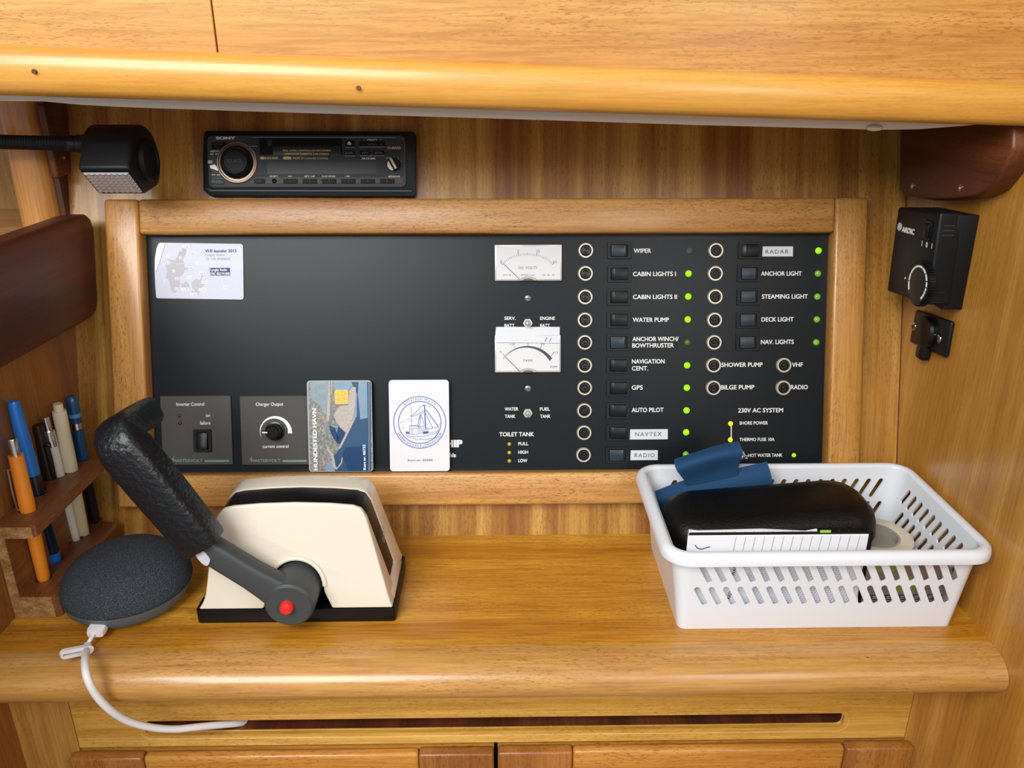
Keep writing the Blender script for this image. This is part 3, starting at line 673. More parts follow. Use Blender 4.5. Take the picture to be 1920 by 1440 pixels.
arc_text(g, 'Gilleleje Havn', R2+.0014, radians(134), radians(46), .0022, True, Z1, .03)
arc_text(g, 'WWW.GILLELEJEHAVN.COM', R1-.0010, radians(206), radians(334), .0021, False, Z1, .02)
g.build('emblem_ring', BLUEI, hc2)
g = G()
def pl_(pts, wd=.00034): g.poly([K2(*p) for p in pts], wd, th, Z1)
pl_([(520, 428), (578, 432)], .0004); pl_([(352, 578), (388, 578)], .0003); pl_([(365, 460), (372, 700)], .00025); pl_([(350, 635), (385, 640)], .00025)
pl_([(372, 575), (440, 520), (500, 450), (545, 428)]); pl_([(385, 580), (450, 560), (530, 500)]); pl_([(455, 700), (490, 560), (540, 520)], .0003); pl_([(480, 700), (500, 560), (545, 700)]); pl_([(460, 690), (485, 560)])
pl_([(560, 500), (730, 720)]); pl_([(565, 480), (700, 660), (735, 720)]); pl_([(560, 540), (600, 620), (660, 735)]); pl_([(295, 800), (330, 820), (420, 825), (530, 800)], .0003)
pl_([(300, 830), (360, 855), (540, 850), (720, 800)], .0003); pl_([(520, 770), (640, 740), (735, 722)], .0003); pl_([(735, 722), (732, 770), (700, 810)], .0003); pl_([(600, 810), (735, 775)], .0002)
pl_([(300, 800), (302, 840)], .0003); pl_([(345, 710), (350, 810)], .0003); pl_([(350, 708), (475, 708)], .0006); pl_([(475, 708), (470, 800)], .0003); pl_([(490, 720), (520, 780)], .0003); pl_([(375, 750), (378, 815)]); pl_([(350, 745), (478, 740)], .0003)
pl_([(410, 880), (450, 900), (500, 885), (560, 900), (620, 880), (680, 885), (710, 860)], .0003); pl_([(310, 850), (350, 870), (420, 875)], .0002)
pl_([(450, 720), (550, 715)]); pl_([(520, 745), (600, 748)])
g.build('emblem_drawing', BLUEI, hc2)
g = G(); g.prism([K2(540, 430), K2(552, 430), K2(570, 740), K2(555, 740)], th, Z1); g.prism([K2(525, 785), K2(600, 778), K2(600, 808), K2(530, 822)], th, Z1); g.prism([K2(295, 785), K2(340, 790), K2(345, 812), K2(300, 812)], th, Z1); g.build('emblem_fill', BLUEI, hc2)
g = G(); pl_([(220, 680), (235, 655), (260, 643), (290, 655)], .0002); pl_([(230, 740), (285, 728)], .0002); pl_([(300, 625), (350, 612)], .0002); g.build('emblem_clouds', INKL, hc2)
g = G(); p, q = K2(322, 1187), K2(657, 1187); put_text(g, 'Kort nr. 03590', p.x, q.x, p.y, .0019, Z1, .01, 1.1); g.build('lettering', NAVYI, hc2)
# radio channel card
f, a, b, th = card(290.5, 455, 457, 561, PH+.0005, .0006)
def K3(x, y): p = f.L(270+x/5.333, 430+y/5.333, th); return Vector((p.x, p.y))
out = [K3(*q) for q in ((155, 133), (965, 145), (982, 152), (990, 170), (996, 680), (990, 697), (975, 702), (140, 690), (122, 680), (112, 560), (106, 420), (108, 300), (125, 190), (140, 150))]
g = G(); g.prism(out, 0, th)
vc = tag(g.build('channel_card', CARDL), 'pale lilac radio channel card with a map stuck at the upper left of the panel', 'card', frame=f)
g = G(); g.prism([K3(*q) for q in ((158, 135), (215, 140), (180, 260), (122, 430), (108, 400), (110, 290), (128, 190))], th, th+.0006); g.build('curled_corner', CARDW, vc, bevel=.0002, seg=1)
g = G(); z = th+.0001
for P in ([(215, 360), (262, 332), (330, 350), (400, 345), (412, 400), (390, 450), (352, 480), (362, 540), (345, 610), (300, 635), (268, 600), (255, 520), (215, 475), (236, 420)],
          [(218, 290), (260, 300), (310, 310), (345, 250), (350, 200), (390, 180), (425, 200), (418, 250), (385, 300), (400, 335), (330, 345), (260, 325)],
          [(368, 545), (425, 522), (455, 560), (440, 600), (385, 600)], [(475, 530), (520, 495), (560, 510), (580, 450), (612, 500), (605, 560), (560, 590), (520, 620), (480, 580)], [(400, 390), (440, 380), (430, 410)], [(470, 620), (560, 610), (540, 660), (480, 650)]):
    g.prism([K3(*p) for p in P], th, z)
g.build('printed_map', MAPG, vc)
g = G(); gt = G()
for t, x, y in (('65', 327, 503), ('62', 328, 605), ('5', 297, 425), ('2', 203, 362), ('7', 207, 520), ('1', 240, 287), ('3', 365, 293), ('66', 467, 395), ('63', 575, 450), ('4', 595, 503), ('1, 4', 455, 490), ('3, 18', 415, 607), ('2, 64', 582, 612), ('7, 61', 497, 658), ('7', 532, 350), ('64', 490, 248), ('5, 65', 420, 180), ('1, 4', 822, 588), ('3, 4', 605, 540), ('4', 250, 345), ('63', 362, 215)):
    p = K3(x, y); wd = .0013*(.5+.5*len(t)); gt.box(p.x-wd*.75, p.x+wd*.75, p.y-.0005, p.y+.0020, th, z+.0001); put_text(g, t, p.x-wd/2, p.x+wd/2, p.y, .0015, z+.0002)
gt.build('number_boxes', CARDW, vc); g.build('numbers', INKL, vc)
for t, x0, x1, yb, cap, m, bd in (('VHF-kanaler 2015', 612, 925, 230, .0026, INK, .02), ('Lyngby Radio', 612, 805, 267, .0021, GREYP, 0), ('Tlf. +45 89604020', 615, 863, 308, .0021, GREYP, 0)):
    g = G(); p, q = K3(x0, yb), K3(x1, yb); put_text(g, t, p.x, q.x, p.y, cap, z, bd); g.build('lettering', m, vc)
g = G(); p, q = K3(660, 462), K3(860, 385); g.box(p.x, q.x, p.y, q.y, th, z+.0001); bb = g.build('blue_box', NAVYI, vc)
g = G()
for t, x1, yb in (('Lyngby Radio', 832, 417), ('DSC 002191000', 858, 455)): p, q = K3(666, yb), K3(x1, yb); put_text(g, t, p.x, q.x, p.y, .0021, z+.0003, .02)
g.build('lettering', WHITE, bb)
# ------------------------------------------------------------------ car stereo
f = wall_frame(580, 368); H1 = .010
cs = thing('car_stereo', 'black and grey cassette car stereo set in the wall above the panel', 'car stereo', f)
def S(x, y, h=0): return f.L(370+x/4.571, 230+y/4.571, h)
def S2(x, y, h): p = S(x, y, h); return (p.x, p.y)
hb = .0085
g = G(); g.prism([S2(*q, hb) for q in ((75, 68), (1840, 75), (1862, 85), (1870, 110), (1868, 600), (1855, 632), (1830, 634), (110, 628), (70, 600), (48, 570), (46, 300), (52, 110), (60, 78))], .0001, hb); g.build('trim_frame', BLACK, cs, bevel=.0012, seg=2)
hf = .0115
g = G(); g.prism(rr(*S2(95, 558, hf), *S2(1782, 108, hf), .0045, 5), hb-.001, hf); fa = g.build('face_plate', FACE, cs, bevel=.0008, seg=2)
g = G(); g.prism([S2(*q, hb+.0008) for q in ((60, 560), (110, 592), (1845, 597), (1845, 575), (1780, 572), (130, 570))], hb-.0005, hb+.0008); g.build('lower_lip', FACE2, cs, bevel=.0004, seg=1)
hz = hf+.0004
g = G(); g.prism([S2(*q, hz) for q in ((330, 180), (400, 145), (470, 128), (1700, 130), (1745, 140), (1768, 165), (1768, 455), (500, 455), (480, 480), (420, 505), (300, 480), (250, 350))], hf-.0004, hz); g.build('face_inset', FACE2, cs, bevel=.0002, seg=1)
g = G(); g.prism([S2(*q, hz) for q in ((430, 515), (500, 462), (1768, 462), (1768, 505), (1750, 522), (700, 524), (470, 520))], hf-.0004, hz); g.build('button_bar', FACE, cs, bevel=.0003, seg=1)
g = G(); p, q = S2(537, 275, hz), S2(1238, 130, hz); g.box(p[0], q[0], p[1], q[1], hz-.0002, hz+.0002); g.build('cassette_slot', FACED, cs)
g = G(); p, q = S2(650, 285, hz), S2(1228, 200, hz); g.prism(rr(*p, *q, .0008, 3), hz, hz+.0012); g.build('cassette_flap', plain('flap', '20292d', .25, spec=.7), cs, bevel=.0004)
g = G(); p, q = S2(605, 200, hz), S2(640, 150, hz); g.box(p[0], q[0], p[1], q[1], hz, hz+.0006); g.build('slot_edge', FACE2, cs)
g = G(); p, q = S2(602, 440, hz), S2(1535, 338, hz); g.box(p[0], q[0], p[1], q[1], hz-.0002, hz+.0003); g.build('display', plain('display', '2c3136', .3), cs)
hk = hz+.0003; c = S(343, 345, hf)
g = G(); g.lathe([(.0172, 0), (.0172, .0008), (.0164, .0018), (.0156, .0018), (.0150, .001)], 48); g.build('knob_ring', BRONZE, cs, loc=(c.x, c.y, hf))
c2 = S(325, 328, hf+.004)
g = G(); g.lathe([(.0142, 0), (.0138, .0015), (.0118, .0055), (.0105, .0072), (.0094, .0074), (.0090, .0066), (.0001, .0068)], 48); g.build('source_knob', BLACK, cs, loc=((c.x+c2.x)/2, (c.y+c2.y)/2, hf))
g = G(); p, q = S2(250, 340, hf+.0070), S2(378, 340, hf+.0070); put_text(g, 'SOURCE', p[0], q[0], p[1], .0026, hf+.0070); g.build('lettering', DIMP, cs)
def sbtn(x0, y0, x1, y1, m=FACED, hh=.0008, nm='button', r=.0004):
    g = G(); p, q = S2(x0, y1, hz), S2(x1, y0, hz); g.prism(rr(*p, *q, min(r, abs(q[1]-p[1])/2.05), 3), hz-.0001, hz+hh); return g.build(nm, m, cs, bevel=.0002, seg=1)
for x in (740, 903, 1070, 1235, 1402, 1568): sbtn(x, 484, x+120, 522)
sbtn(485, 480, 583, 522, r=.002); sbtn(425, 165, 517, 198, FACE2, r=.0015); sbtn(1268, 155, 1346, 208); sbtn(1258, 240, 1355, 282, r=.002); sbtn(1390, 160, 1608, 205); sbtn(1390, 240, 1490, 280, r=.002); sbtn(1503, 240, 1608, 280, r=.002)
g = G(); g.prism([S2(*q, hz) for q in ((122, 168), (250, 168), (256, 180), (205, 225), (125, 225))], hf-.0002, hf+.0008); g.build('button', FACED, cs, bevel=.0002, seg=1)
g = G(); g.prism([S2(*q, hz) for q in ((112, 482), (205, 482), (232, 510), (225, 528), (120, 526))], hf-.0002, hf+.0009); g.build('button', FACE2, cs, bevel=.0003, seg=1)
for x0, y0, x1 in ((1268, 212, 1346), (1390, 208, 1608), (1262, 285, 1352), (1395, 284, 1605), (430, 202, 515)):  # grey lines paint the light caught along button and face edges
    g = G(); g.line(S(x0, y0, hz), S(x1, y0, hz), .0006, hz, hz+.0003); g.build('edge_glint', GREYP, cs)
g = G(); g.line(S(480, 127, hz), S(1700, 129, hz), .0005, hz, hz+.0003); g.line(S(120, 478, hz), S(215, 478, hz), .0003, hz-.0004, hz); g.build('edge_glint', GREYP, cs)
g = G(); g.prism([S2(*q, hz) for q in ((105, 368), (150, 355), (190, 400), (222, 440), (180, 415), (110, 392))], hf, hf+.0006); g.build('silver_fin', SILVER, cs, bevel=.0002, seg=1)
g = G()
for y in (328, 338, 347): g.line(S(92, y, hf), S(132, y, hf), .0005, hf, hf+.0008)
g.build('silver_ribs', SILVER, cs)
c = S(1687, 362, hz); g = G(); g.lathe([(.0053, 0), (.0053, .0025), (.0048, .0032), (.0001, .0032)], 28); kb = g.build('rotary_knob', FACED, cs, loc=(c.x, c.y, hz))
g = G(); g.M = Matrix.Rotation(radians(-62), 4, 'Z'); g.prism(rr(-.0052, -.0011, .0046, .0011, .0008, 3), .003, .0052); g.build('pointer', SILVER, kb, bevel=.0003, seg=1)
g = G(); g.M = Matrix.Rotation(radians(-62), 4, 'Z'); g.prism([(.0045*cos(t), -.0012+.0042*sin(t)*-1) for t in [pi*i/10 for i in range(1, 10)]], .0031, .0035); g.build('knob_face', SILVER, kb)
c = S(660, 500, hz); g = G(); g.dome(0, 0, .0020, 0, .0015, 16); g.build('round_button', BLACKG, cs, loc=(c.x, c.y, hz))
def ST(t, x0, x1, yb, cap, m=WHITE, bold=.02, h=None, sp=1.0):
    hh = h if h else hz+.0003; p, q = S(x0, yb, hh), S(x1, yb, hh); r = S(x0, yb-cap, hh); g = G(); put_text(g, t, p.x, q.x, (p.y+q.y)/2, (r-p).length, hh, bold, sp); g.build('lettering', m, cs)
ST('SONY', 163, 323, 143, 24, WHITE, .05, hf+.0002)
ST('FULL LOGIC CONTROLLED MECHANISM', 735, 1143, 246, 15, GOLD, .02, hz+.0014); ST('FM/MW/LW CASSETTE CAR STEREO', 750, 1126, 275, 15, GOLD, .02, hz+.0014)
ST('R·D·S EON', 580, 690, 313, 20, GOLD, .04); ST('MD/CD', 820, 910, 313, 20, GOLD, .02); ST('CHANGER CONTROL', 918, 1124, 313, 15, GOLD, .01)
for x0, x1 in ((538, 575), (735, 806)):
    p, q = S2(x0, 315, hz), S2(x1, 291, hz); g = G(); g.prism(rr(*p, *q, abs(q[1]-p[1])/2.05, 5), hz, hz+.0002); g.build('badge', GOLD, cs)
ST('PRESET', 1457, 1541, 153, 12); ST('-', 1420, 1432, 153, 14); ST('+', 1567, 1582, 153, 14); ST('D-BASS', 1632, 1742, 226, 22, GOLD, .03); ST('XR-C5120R', 1408, 1526, 314, 14, WHITE, .03)
ST('OFF', 1615, 1655, 310, 16, GOLD, .01); ST('1', 1681, 1688, 298, 14, GOLD); ST('2', 1716, 1727, 310, 14, GOLD); ST('3', 1743, 1755, 336, 14, GOLD); ST('40W×4', 1636, 1735, 470, 18)
ST('SHIFT', 622, 692, 467, 15); ST('SET UP', 918, 1008, 467, 15); ST('PLAY MODE', 1070, 1183, 467, 15)
for i, x in enumerate((795, 960, 1130, 1293, 1462, 1627)): ST(str(i+1), x-6, x+6, 505, 14, GREYP, 0, hz+.0010)
ST('OFF', 500, 550, 508, 20, DIMP, .0, hz+.0010); ST('RELEASE', 122, 218, 513, 18, GREYP, .0, hf+.0011); ST('SEEK/AMS', 112, 202, 252, 14, WHITE, .01, hf+.0003); ST('DSPL', 1268, 1338, 268, 18, GREYP, 0, hz+.001); ST('PTY', 1412, 1468, 268, 18, GREYP, 0, hz+.001); ST('AF/TA', 1520, 1586, 268, 18, GREYP, 0, hz+.001); ST('DISC', 1466, 1532, 192, 18, DIMP, 0, hz+.001)
ST('-', 1410, 1432, 192, 18, GREYP, 0, hz+.001); ST('+', 1562, 1582, 192, 18, GREYP, 0, hz+.001); ST('MODE', 140, 215, 190, 14, DIMP, 0, hf+.0010); ST('*·', 145, 180, 212, 12, GREYP, 0, hf+.0010)
g = G()
for x, y, k in ((112, 270, 1), (128, 270, 1), (158, 270, 1), (175, 270, 1), (135, 447, -1), (152, 447, -1), (180, 447, -1), (195, 447, -1)):
    g.prism([S2(x, y-6, hf), S2(x, y+6, hf), S2(x+14*k, y, hf)], hf, hf+.0003)
g.prism([S2(1303, 162, hz), S2(1285, 182, hz), S2(1322, 182, hz)], hz+.0008, hz+.0011); p, q = S2(1288, 192, hz), S2(1320, 187, hz); g.box(p[0], q[0], p[1], q[1], hz+.0008, hz+.0011)
for x0, x1 in ((775, 815), (1310, 1270)):
    g.line(S(x0, 460, hz), S(x1, 460, hz), .0005, hz, hz+.0003); d = 18 if x1 > x0 else -18
    g.prism([S2(x0, 460, hz), S2(x0+d, 452, hz), S2(x0+d, 468, hz)], hz, hz+.0003)
g.build('symbols', WHITE, cs)
# ------------------------------------------------------------------ reading lamp
rl = thing('reading_lamp', 'black gooseneck reading lamp hanging in front of the wall at upper left', 'lamp', Frame((-.29, .65, .262)))
O = Vector((-.29, .65, .262))
prof = [(.6135, .3165), (.6375, .2950)]
cyc, czc, rc = .6470, .3195, .0265
for i in range(17):
    t = radians(-52+215*i/16); prof.append((cyc+rc*cos(t), czc+rc*sin(t)))
prof = [(y-O.y, z-O.z) for y, z in prof]
xa, xb = -.312-O.x, -.2735-O.x
g = G(); g.prism(prof, xa, xb, fn=lambda a, b, c: (c, a, b)); g.build('lamp_head', BLACK, rl, bevel=.0030, seg=3, merge=True)
g = G(); g.M = Matrix.Translation((xb-.001, cyc-O.y+.001, czc-O.z)) @ Matrix.Rotation(pi/2, 4, 'Y'); g.lathe([(.0165, 0), (.0165, .002), (.0150, .0045), (.0125, .0045), (.012, .003), (.0001, .0032)], 36); g.build('end_knob', BLACKM, rl)
# lens, with ribs
A = Vector((0, .6145-O.y, .3155-O.z)); B = Vector((0, .6370-O.y, .2957-O.z)); dv = (B-A); nrm = Vector((0, dv.z, -dv.y)).normalized()
if nrm.y > 0: nrm = -nrm
xa2, xb2 = xa+.0025, xb-.0025; nx, ny = 8, 7; g = G(); vs = []; fs = []
for j in range(ny*4+1):
    for i in range(nx*4+1):
        u = i/(nx*4); v = j/(ny*4); hgt = .0009*(abs(sin(pi*i/4))+abs(sin(pi*j/4)))
        P_ = A+dv*(.09+.84*v)+nrm*(.0001+hgt*(1 if 0 < j < ny*4 and 0 < i < nx*4 else 0)); vs.append((xa2+(xb2-xa2)*u, P_.y, P_.z))
m_ = nx*4+1
for j in range(ny*4):
    for i in range(nx*4): fs.append((j*m_+i, j*m_+i+1, (j+1)*m_+i+1, (j+1)*m_+i))
g.add(vs, fs); g.build('lens', plain('lens', 'd6d0ce', .12, metal=.6, coat=1), rl)
n0 = Yp(155, 270, .645)-O; n1 = Yp(0, 266, .645)-O
pts = []; rs = []; K_ = 150
end = Vector((-.335, .05, .0)); path = [n0+Vector((.006, 0, 0)), n0*.5+n1*.5+Vector((0, 0, 0)), n1, n1+(n1-n0)*.6, n1+(n1-n0)*1.25+Vector((0, .01, -.005)), Vector((n1.x-.125, n1.y+.03, .03)), Vector((n1.x-.13, n1.y+.035, .003))]
def bez(path, K):
    out = []; P = [path[0]]+path+[path[-1]]
    for s in range(len(path)-1):
        a, b, c, d = P[s], P[s+1], P[s+2], P[s+3]
        for i in range(K): t = i/K; out.append(.5*((2*b)+(c-a)*t+(2*a-5*b+4*c-d)*t*t+(3*b-a-3*c+d)*t**3))
    out.append(path[-1]); return out
pts = bez([Vector(p) for p in path], 26)
# resample to a fine even pitch for the ribs
L_ = [0]
for a, b in zip(pts, pts[1:]): L_.append(L_[-1]+(b-a).length)
n = int(L_[-1]/.0011); rs2 = []; ps2 = []; j = 0
for i in range(n+1):
    d = L_[-1]*i/n
    while j < len(L_)-2 and L_[j+1] < d: j += 1
    t = (d-L_[j])/max(1e-9, L_[j+1]-L_[j]); ps2.append(pts[j].lerp(pts[j+1], min(1, t))); rs2.append(.0056 if i % 2 else .0050)
g = G(); g.tube(ps2, rs2, 12); g.build('gooseneck', BLACKM, rl)
g = G(); g.M = Matrix.Translation((n0.x-.004, n0.y, n0.z)) @ Matrix.Rotation(pi/2, 4, 'Y'); g.lathe([(.0058, -.006), (.0066, -.005), (.0066, -.002), (.0060, 0), (.0070, .001), (.0070, .006), (.0076, .009)], 24); g.build('collar', BLACK, rl)
e = pts[-1]; g = G(); g.lathe([(.018, 0), (.018, .003), (.014, .006), (.0065, .008)], 28, e.x, e.y, .0008); g.build('base', BLACK, rl)
# ------------------------------------------------------------------ thermostat on the right wall
RU, RV, RNn = (0, -1, 0), (0, 0, 1), (-1, 0, 0)
ft = Frame((XR, .617, .214), RU, RV, RNn); D_ = .030
th_ = thing('heater_thermostat', 'black heater thermostat with white-ticked dial on the right wall', 'thermostat', ft)
def Q(x, y, h=D_): p = ft.L(x, y, h); return (p.x, p.y)
A4 = [Q(1683, 388), Q(1763, 398), Q(1737, 572), Q(1662, 546)]
yb0, yb1 = -.0285, .0335
tl4 = (yb0, .0715); 
g = G(); g.prism([(yb0+.003, .0035), (.0342, .0005), (.0322, .0718), (yb0+.004, .0690)], .0006, .0163); g.build('back_box', BLACK, th_, bevel=.0008, seg=2)
g = G(); g.prism([A4[3], A4[2], (A4[1][0], A4[1][1]), A4[0]], .0120, D_); g.build('cover', BLACK, th_, bevel=.0024, seg=4)
def TT(t, x0, x1, y0, y1, cap, m, bold=.02, h=D_+.0002):
    p, q = ft.L(x0, y0, h), ft.L(x1, y1, h); g = G(); put_text(g, t, 0, (q-p).length, 0, cap, 0, bold)
    o = g.build('lettering', m, th_); o.location = p; o.rotation_euler = (0, 0, atan2(q.y-p.y, q.x-p.x)); return o
TT('ARDIC', 1691, 1713.5, 434.5, 440, .0042, WHITE, .05)
p = ft.L(1687, 425, D_); g = G(); g.ring(0, 0, .0008, .0012, 0, .0003, 16); g.ring(0, 0, .0026, .0032, 0, .0003, 20)
for i in range(6): g.line((.001*cos(i*pi/3), .001*sin(i*pi/3)), (.003*cos(i*pi/3), .003*sin(i*pi/3)), .0006, 0, .0003)
g.build('emblem', WHITE, th_, loc=p)
for t, x, y in (('I', 1728.5, 461), ('0', 1737, 464), ('I', 1747, 466)): TT(t, x-(1 if t == 'I' else 2), x+(1 if t == 'I' else 2.5), y, y, .0042, WHITE, .01)
g = G(); a, b = Q(1731, 447), Q(1751, 416); g.box(a[0], b[0], a[1], b[1], D_-.001, D_+.0012); g.build('switch', BLACKG, th_, bevel=.0004, seg=1)
g = G(); a, b = Q(1734, 444), Q(1748, 421); g.box(a[0], b[0], a[1], b[1], D_, D_+.0026); g.build('rocker', ROCK, th_, bevel=.0006, seg=2)
p = ft.L(1697.5, 521.5, D_); g = G(); g.cyl(0, 0, .0008, 0, .0003, 12); g.build('white_dot', WHITE, th_, loc=p)
c = ft.L(1728, 531, D_); g = G(); g.lathe([(.0165, 0), (.0165, .0036), (.0150, .0046), (.0001, .0046)], 48); dk = g.build('dial_wheel', BLACKG, th_, loc=(c.x+.001, c.y, D_-.001))
g = G(); n = 48
for i in range(n): t = 2*pi*i/n; g.box(0, 0, 0, 0, 0, 0) if 0 else g.line((.0166*cos(t), .0166*sin(t)), (.0176*cos(t), .0176*sin(t)), .0011, .0002, .0032)
g.build('knurling', BLACKM, dk)
g = G(); segs = [(215, 185), (182, 160), (157, 135), (132, 108), (104, 78), (73, 48), (44, 22), (18, 2), (-2, -12), (-15, -22), (-26, -32), (-36, -41), (-44, -48)]
for a0, a1 in segs:
    o_ = []; i_ = []
    for k in range(5):
        t = radians(a0+(a1-a0)*k/4); wd = .0014 if a0 > -10 else .0018; o_.append((.0138*cos(t), .0138*sin(t))); i_.append(((.0138-wd)*cos(t), (.0138-wd)*sin(t)))
    g.prism(o_+i_[::-1], .0046, .0049)
g.build('dial_ticks', WHITE, dk)
g = G()
for z in (.0640, .0605, .0570, .0145, .0110, .0075): xn = A4[2][0]+(A4[1][0]-A4[2][0])*z/.0735+.0003; g.box(xn-.003, xn, z-.0005, z+.0005, .0175, D_-.004)
g.build('vent_slots', FACE2, th_)
for k in range(4):
    g = G(); xg = A4[0][0]+.016+.004*k; g.box(xg, xg+.0012, A4[0][1]-.004, A4[0][1]+.0006, .016, D_-.004); g.build('vent_rib', BLACKM, th_)
# 12 V socket cover
fo = Frame((XR, .618, .185), RU, RV, RNn)
so = thing('socket_outlet', 'small black capped socket with two screws below the thermostat', 'socket', fo)
def U(x, y, h): p = fo.L(x, y, h); return (p.x, p.y)
hp = .0045
g = G(); g.prism([U(*q, hp) for q in ((1716, 580), (1783, 603), (1771, 671), (1704, 641))], 0.0005, hp); g.build('mounting_plate', BLACK, so, bevel=.0022, seg=3)
c = fo.L(1741, 622, hp); g = G(); g.lathe([(.0135, -.001), (.0135, .003), (.012, .0048), (.0001, .0055)], 32); g.build('cap', BLACKG, so, loc=(c.x, c.y, hp))
p, q = U(1723, 668, hp), U(1745, 645, hp); g = G(); g.prism(rr(p[0], p[1], q[0], q[1]+.003, .003, 4), hp-.002, hp+.004); g.build('cap_tab', BLACKG, so, bevel=.001)
for x, y in ((1714, 612), (1760, 635)):
    p = fo.L(x, y, hp); g = G(); g.dome(0, 0, .0034, 0, .0012, 20, 4); o = g.build('screw', CHROME, so, loc=(p.x, p.y, hp))
    g = G(); g.line((-.002, 0), (.002, 0), .0006, .0008, .0014); g.line((0, -.002), (0, .002), .0006, .0008, .0014); g.build('screw_cross', BLACKM, o)
# ------------------------------------------------------------------ pen rack and pens
pr0 = Frame((XL, .56, 0)); rk = thing('pen_rack', 'brown wooden pen rack standing in the left corner of the shelf', 'pen rack', pr0)
PY0, PY1 = .505-.56, .612-.56
pens = [((85, 1097), (22, 822)), ((107, 1062), (24, 752)), ((124, 1030), (70, 797)), ((146, 1022), (84, 782)), ((158, 1012), (108, 757)), ((180, 988), (133, 742))]
px = []
for b_, t_ in pens:
    q = Zp(*b_, .012); tp = Yp(*t_, q.y); px.append((q, tp))
hx = .0155
ys = [q.y-.56 for q, _ in px]
def rack(z0, z1, w_, nm, thr, cut):
    g = G(); hs = []
    for (q, tp) in px:
        t = (z1-q.z)/(tp.z-q.z); x = q.x+(tp.x-q.x)*t-XL; hs.append(circle(x, q.y-.56, .0062 if len(hs) in (0, 1, 4, 5) else .0056, 16))
    yf = PY0+cut
    g.prism([(.0005, yf), (w_-.003, yf), (w_, yf+.003), (w_, PY1), (.0005, PY1)], z0, z1, holes=hs)
    return g.build(nm, W_PEN, rk)
rack(.0005, .0185, .0345, 'bottom_block', 0, .0); rack(.0690, .0785, .0300, 'top_plate', 0, -.0005)
g = G(); g.box(.0005, .0075, PY0, PY1, .0185, .069); g.build('back_board', W_PEN, rk)
g = G(); g.box(.0005, .0290, PY0-.0012, PY0-.0005, .0692, .0783); g.box(.0005, .0075, PY0-.0006, PY0, .0185, .0692); g.box(.0005, .0310, PY0-.0006, PY0, .0007, .0183); g.build('end_grain', W_PENEND, rk)
def pen(i, name, label, secs, cat='pen', extra=None):
    """secs: (material, part name, profile [(r, z as fraction of length)])"""
    q, tp = px[i]; L = (tp-Vector((q.x, q.y, .004))); ln = L.length
    ax = L.normalized(); u = Vector((1, 0, 0)); u = (u-ax*u.dot(ax)).normalized(); v = ax.cross(u)
    F = Frame((q.x, q.y, .004), u, v, ax); t = thing(name, label, cat, F)
    for m, nm, prof in secs: g = G(); g.lathe([(r, z*ln) for r, z in prof], 20); g.build(nm, m, t)
    if extra: extra(t, ln)
    return t
OR = plain('orange', 'f08c22', .35, coat=.3); BLU = plain('pen_blue', '1874d0', .35, coat=.3); BDK = plain('pen_blue_clear', '16222f', .25, coat=.4); BRZ = plain('pen_bronze', '3a3028', .35, metal=.6)
WHT = plain('pen_white', 'ebe6da', .35); CRM = plain('pen_cream', 'e4d9b4', .4); NVY = plain('pen_navy', '124a78', .35, coat=.3); SKY = plain('pen_sky', '4f9cc4', .4); PBL = plain('pen_black', '121212', .4)
def clip_bar(r, z0, z1, m, wd=.0016, ang=200):
    def fn(t, ln):
        c_, s_2 = cos(radians(ang)), sin(radians(ang)); g = G(); R_ = r+.0014
        g.tube([(r*.6*c_, r*.6*s_2, z1*ln), (R_*c_, R_*s_2, z1*ln), (R_*1.05*c_, R_*1.05*s_2, (z0+z1)/2*ln), (R_*c_, R_*s_2, z0*ln), (r*c_, r*s_2, z0*ln)], wd/2, 8); g.build('clip', m, t)
    return fn
pen(0, 'mechanical_pencil', 'bright orange mechanical pencil in the front hole of the pen rack', [(PBL, 'tip', [(.0012, 0), (.0022, .03), (.003, .05)]), (OR, 'barrel', [(.0030, .05), (.0046, .12), (.0052, .45), (.0055, .6), (.0050, .9)]), (CHROME, 'push_button', [(.0032, .9), (.0034, .995), (.003, 1), (.0002, 1)])], 'pencil', clip_bar(.0055, .57, .82, CHROME))
pen(1, 'pen', 'felt pen with bright blue cap and dark clear barrel in the rack', [(BLU, 'tip_cap', [(.0024, 0), (.0046, .04), (.0048, .14)]), (BDK, 'barrel', [(.0042, .13), (.0048, .15), (.0050, .62)]), (BLU, 'cap', [(.0056, .6), (.0056, .7), (.0042, .985), (.0034, 1), (.0002, 1)])])
pen(2, 'pen', 'dark bronze pen with a broad clip beside the white pen', [(BRZ, 'barrel', [(.001, 0), (.0028, .06), (.0042, .2), (.0048, .5)]), (BRZ, 'cap', [(.0052, .5), (.0054, .72), (.0044, .84), (.0042, .97), (.0036, 1), (.0002, 1)])], 'pen', clip_bar(.0054, .66, .86, BRZ, .004, 330))
pen(3, 'pen', 'slim white ballpoint with a chrome push button', [(WHT, 'barrel', [(.0012, 0), (.0030, .04), (.0034, .3), (.0042, .8)]), (CHROME, 'collar', [(.0045, .8), (.0045, .905), (.0042, .91)]), (CHROME, 'push_button', [(.0030, .9), (.0030, .99), (.0028, 1), (.0002, 1)])])
pen(4, 'marker_pen', 'thick cream marker pen with ribbed cap in the rack', [(WHT, 'tip_cap', [(.0034, 0), (.0036, .05), (.0042, .07)]), (CRM, 'barrel', [(.0042, .07), (.0048, .1), (.0050, .5)]), (CRM, 'cap', [(.0054, .47), (.0058, .5), (.0056, .7)]+[(.0052+.0003*(k % 2), .85+.012*k) for k in range(8)]+[(.005, .955)]), (CRM, 'cap_button', [(.0036, .95), (.0036, .985), (.0034, 1), (.0002, 1)])], 'marker', clip_bar(.0056, .55, .93, PBL, .002, 170))
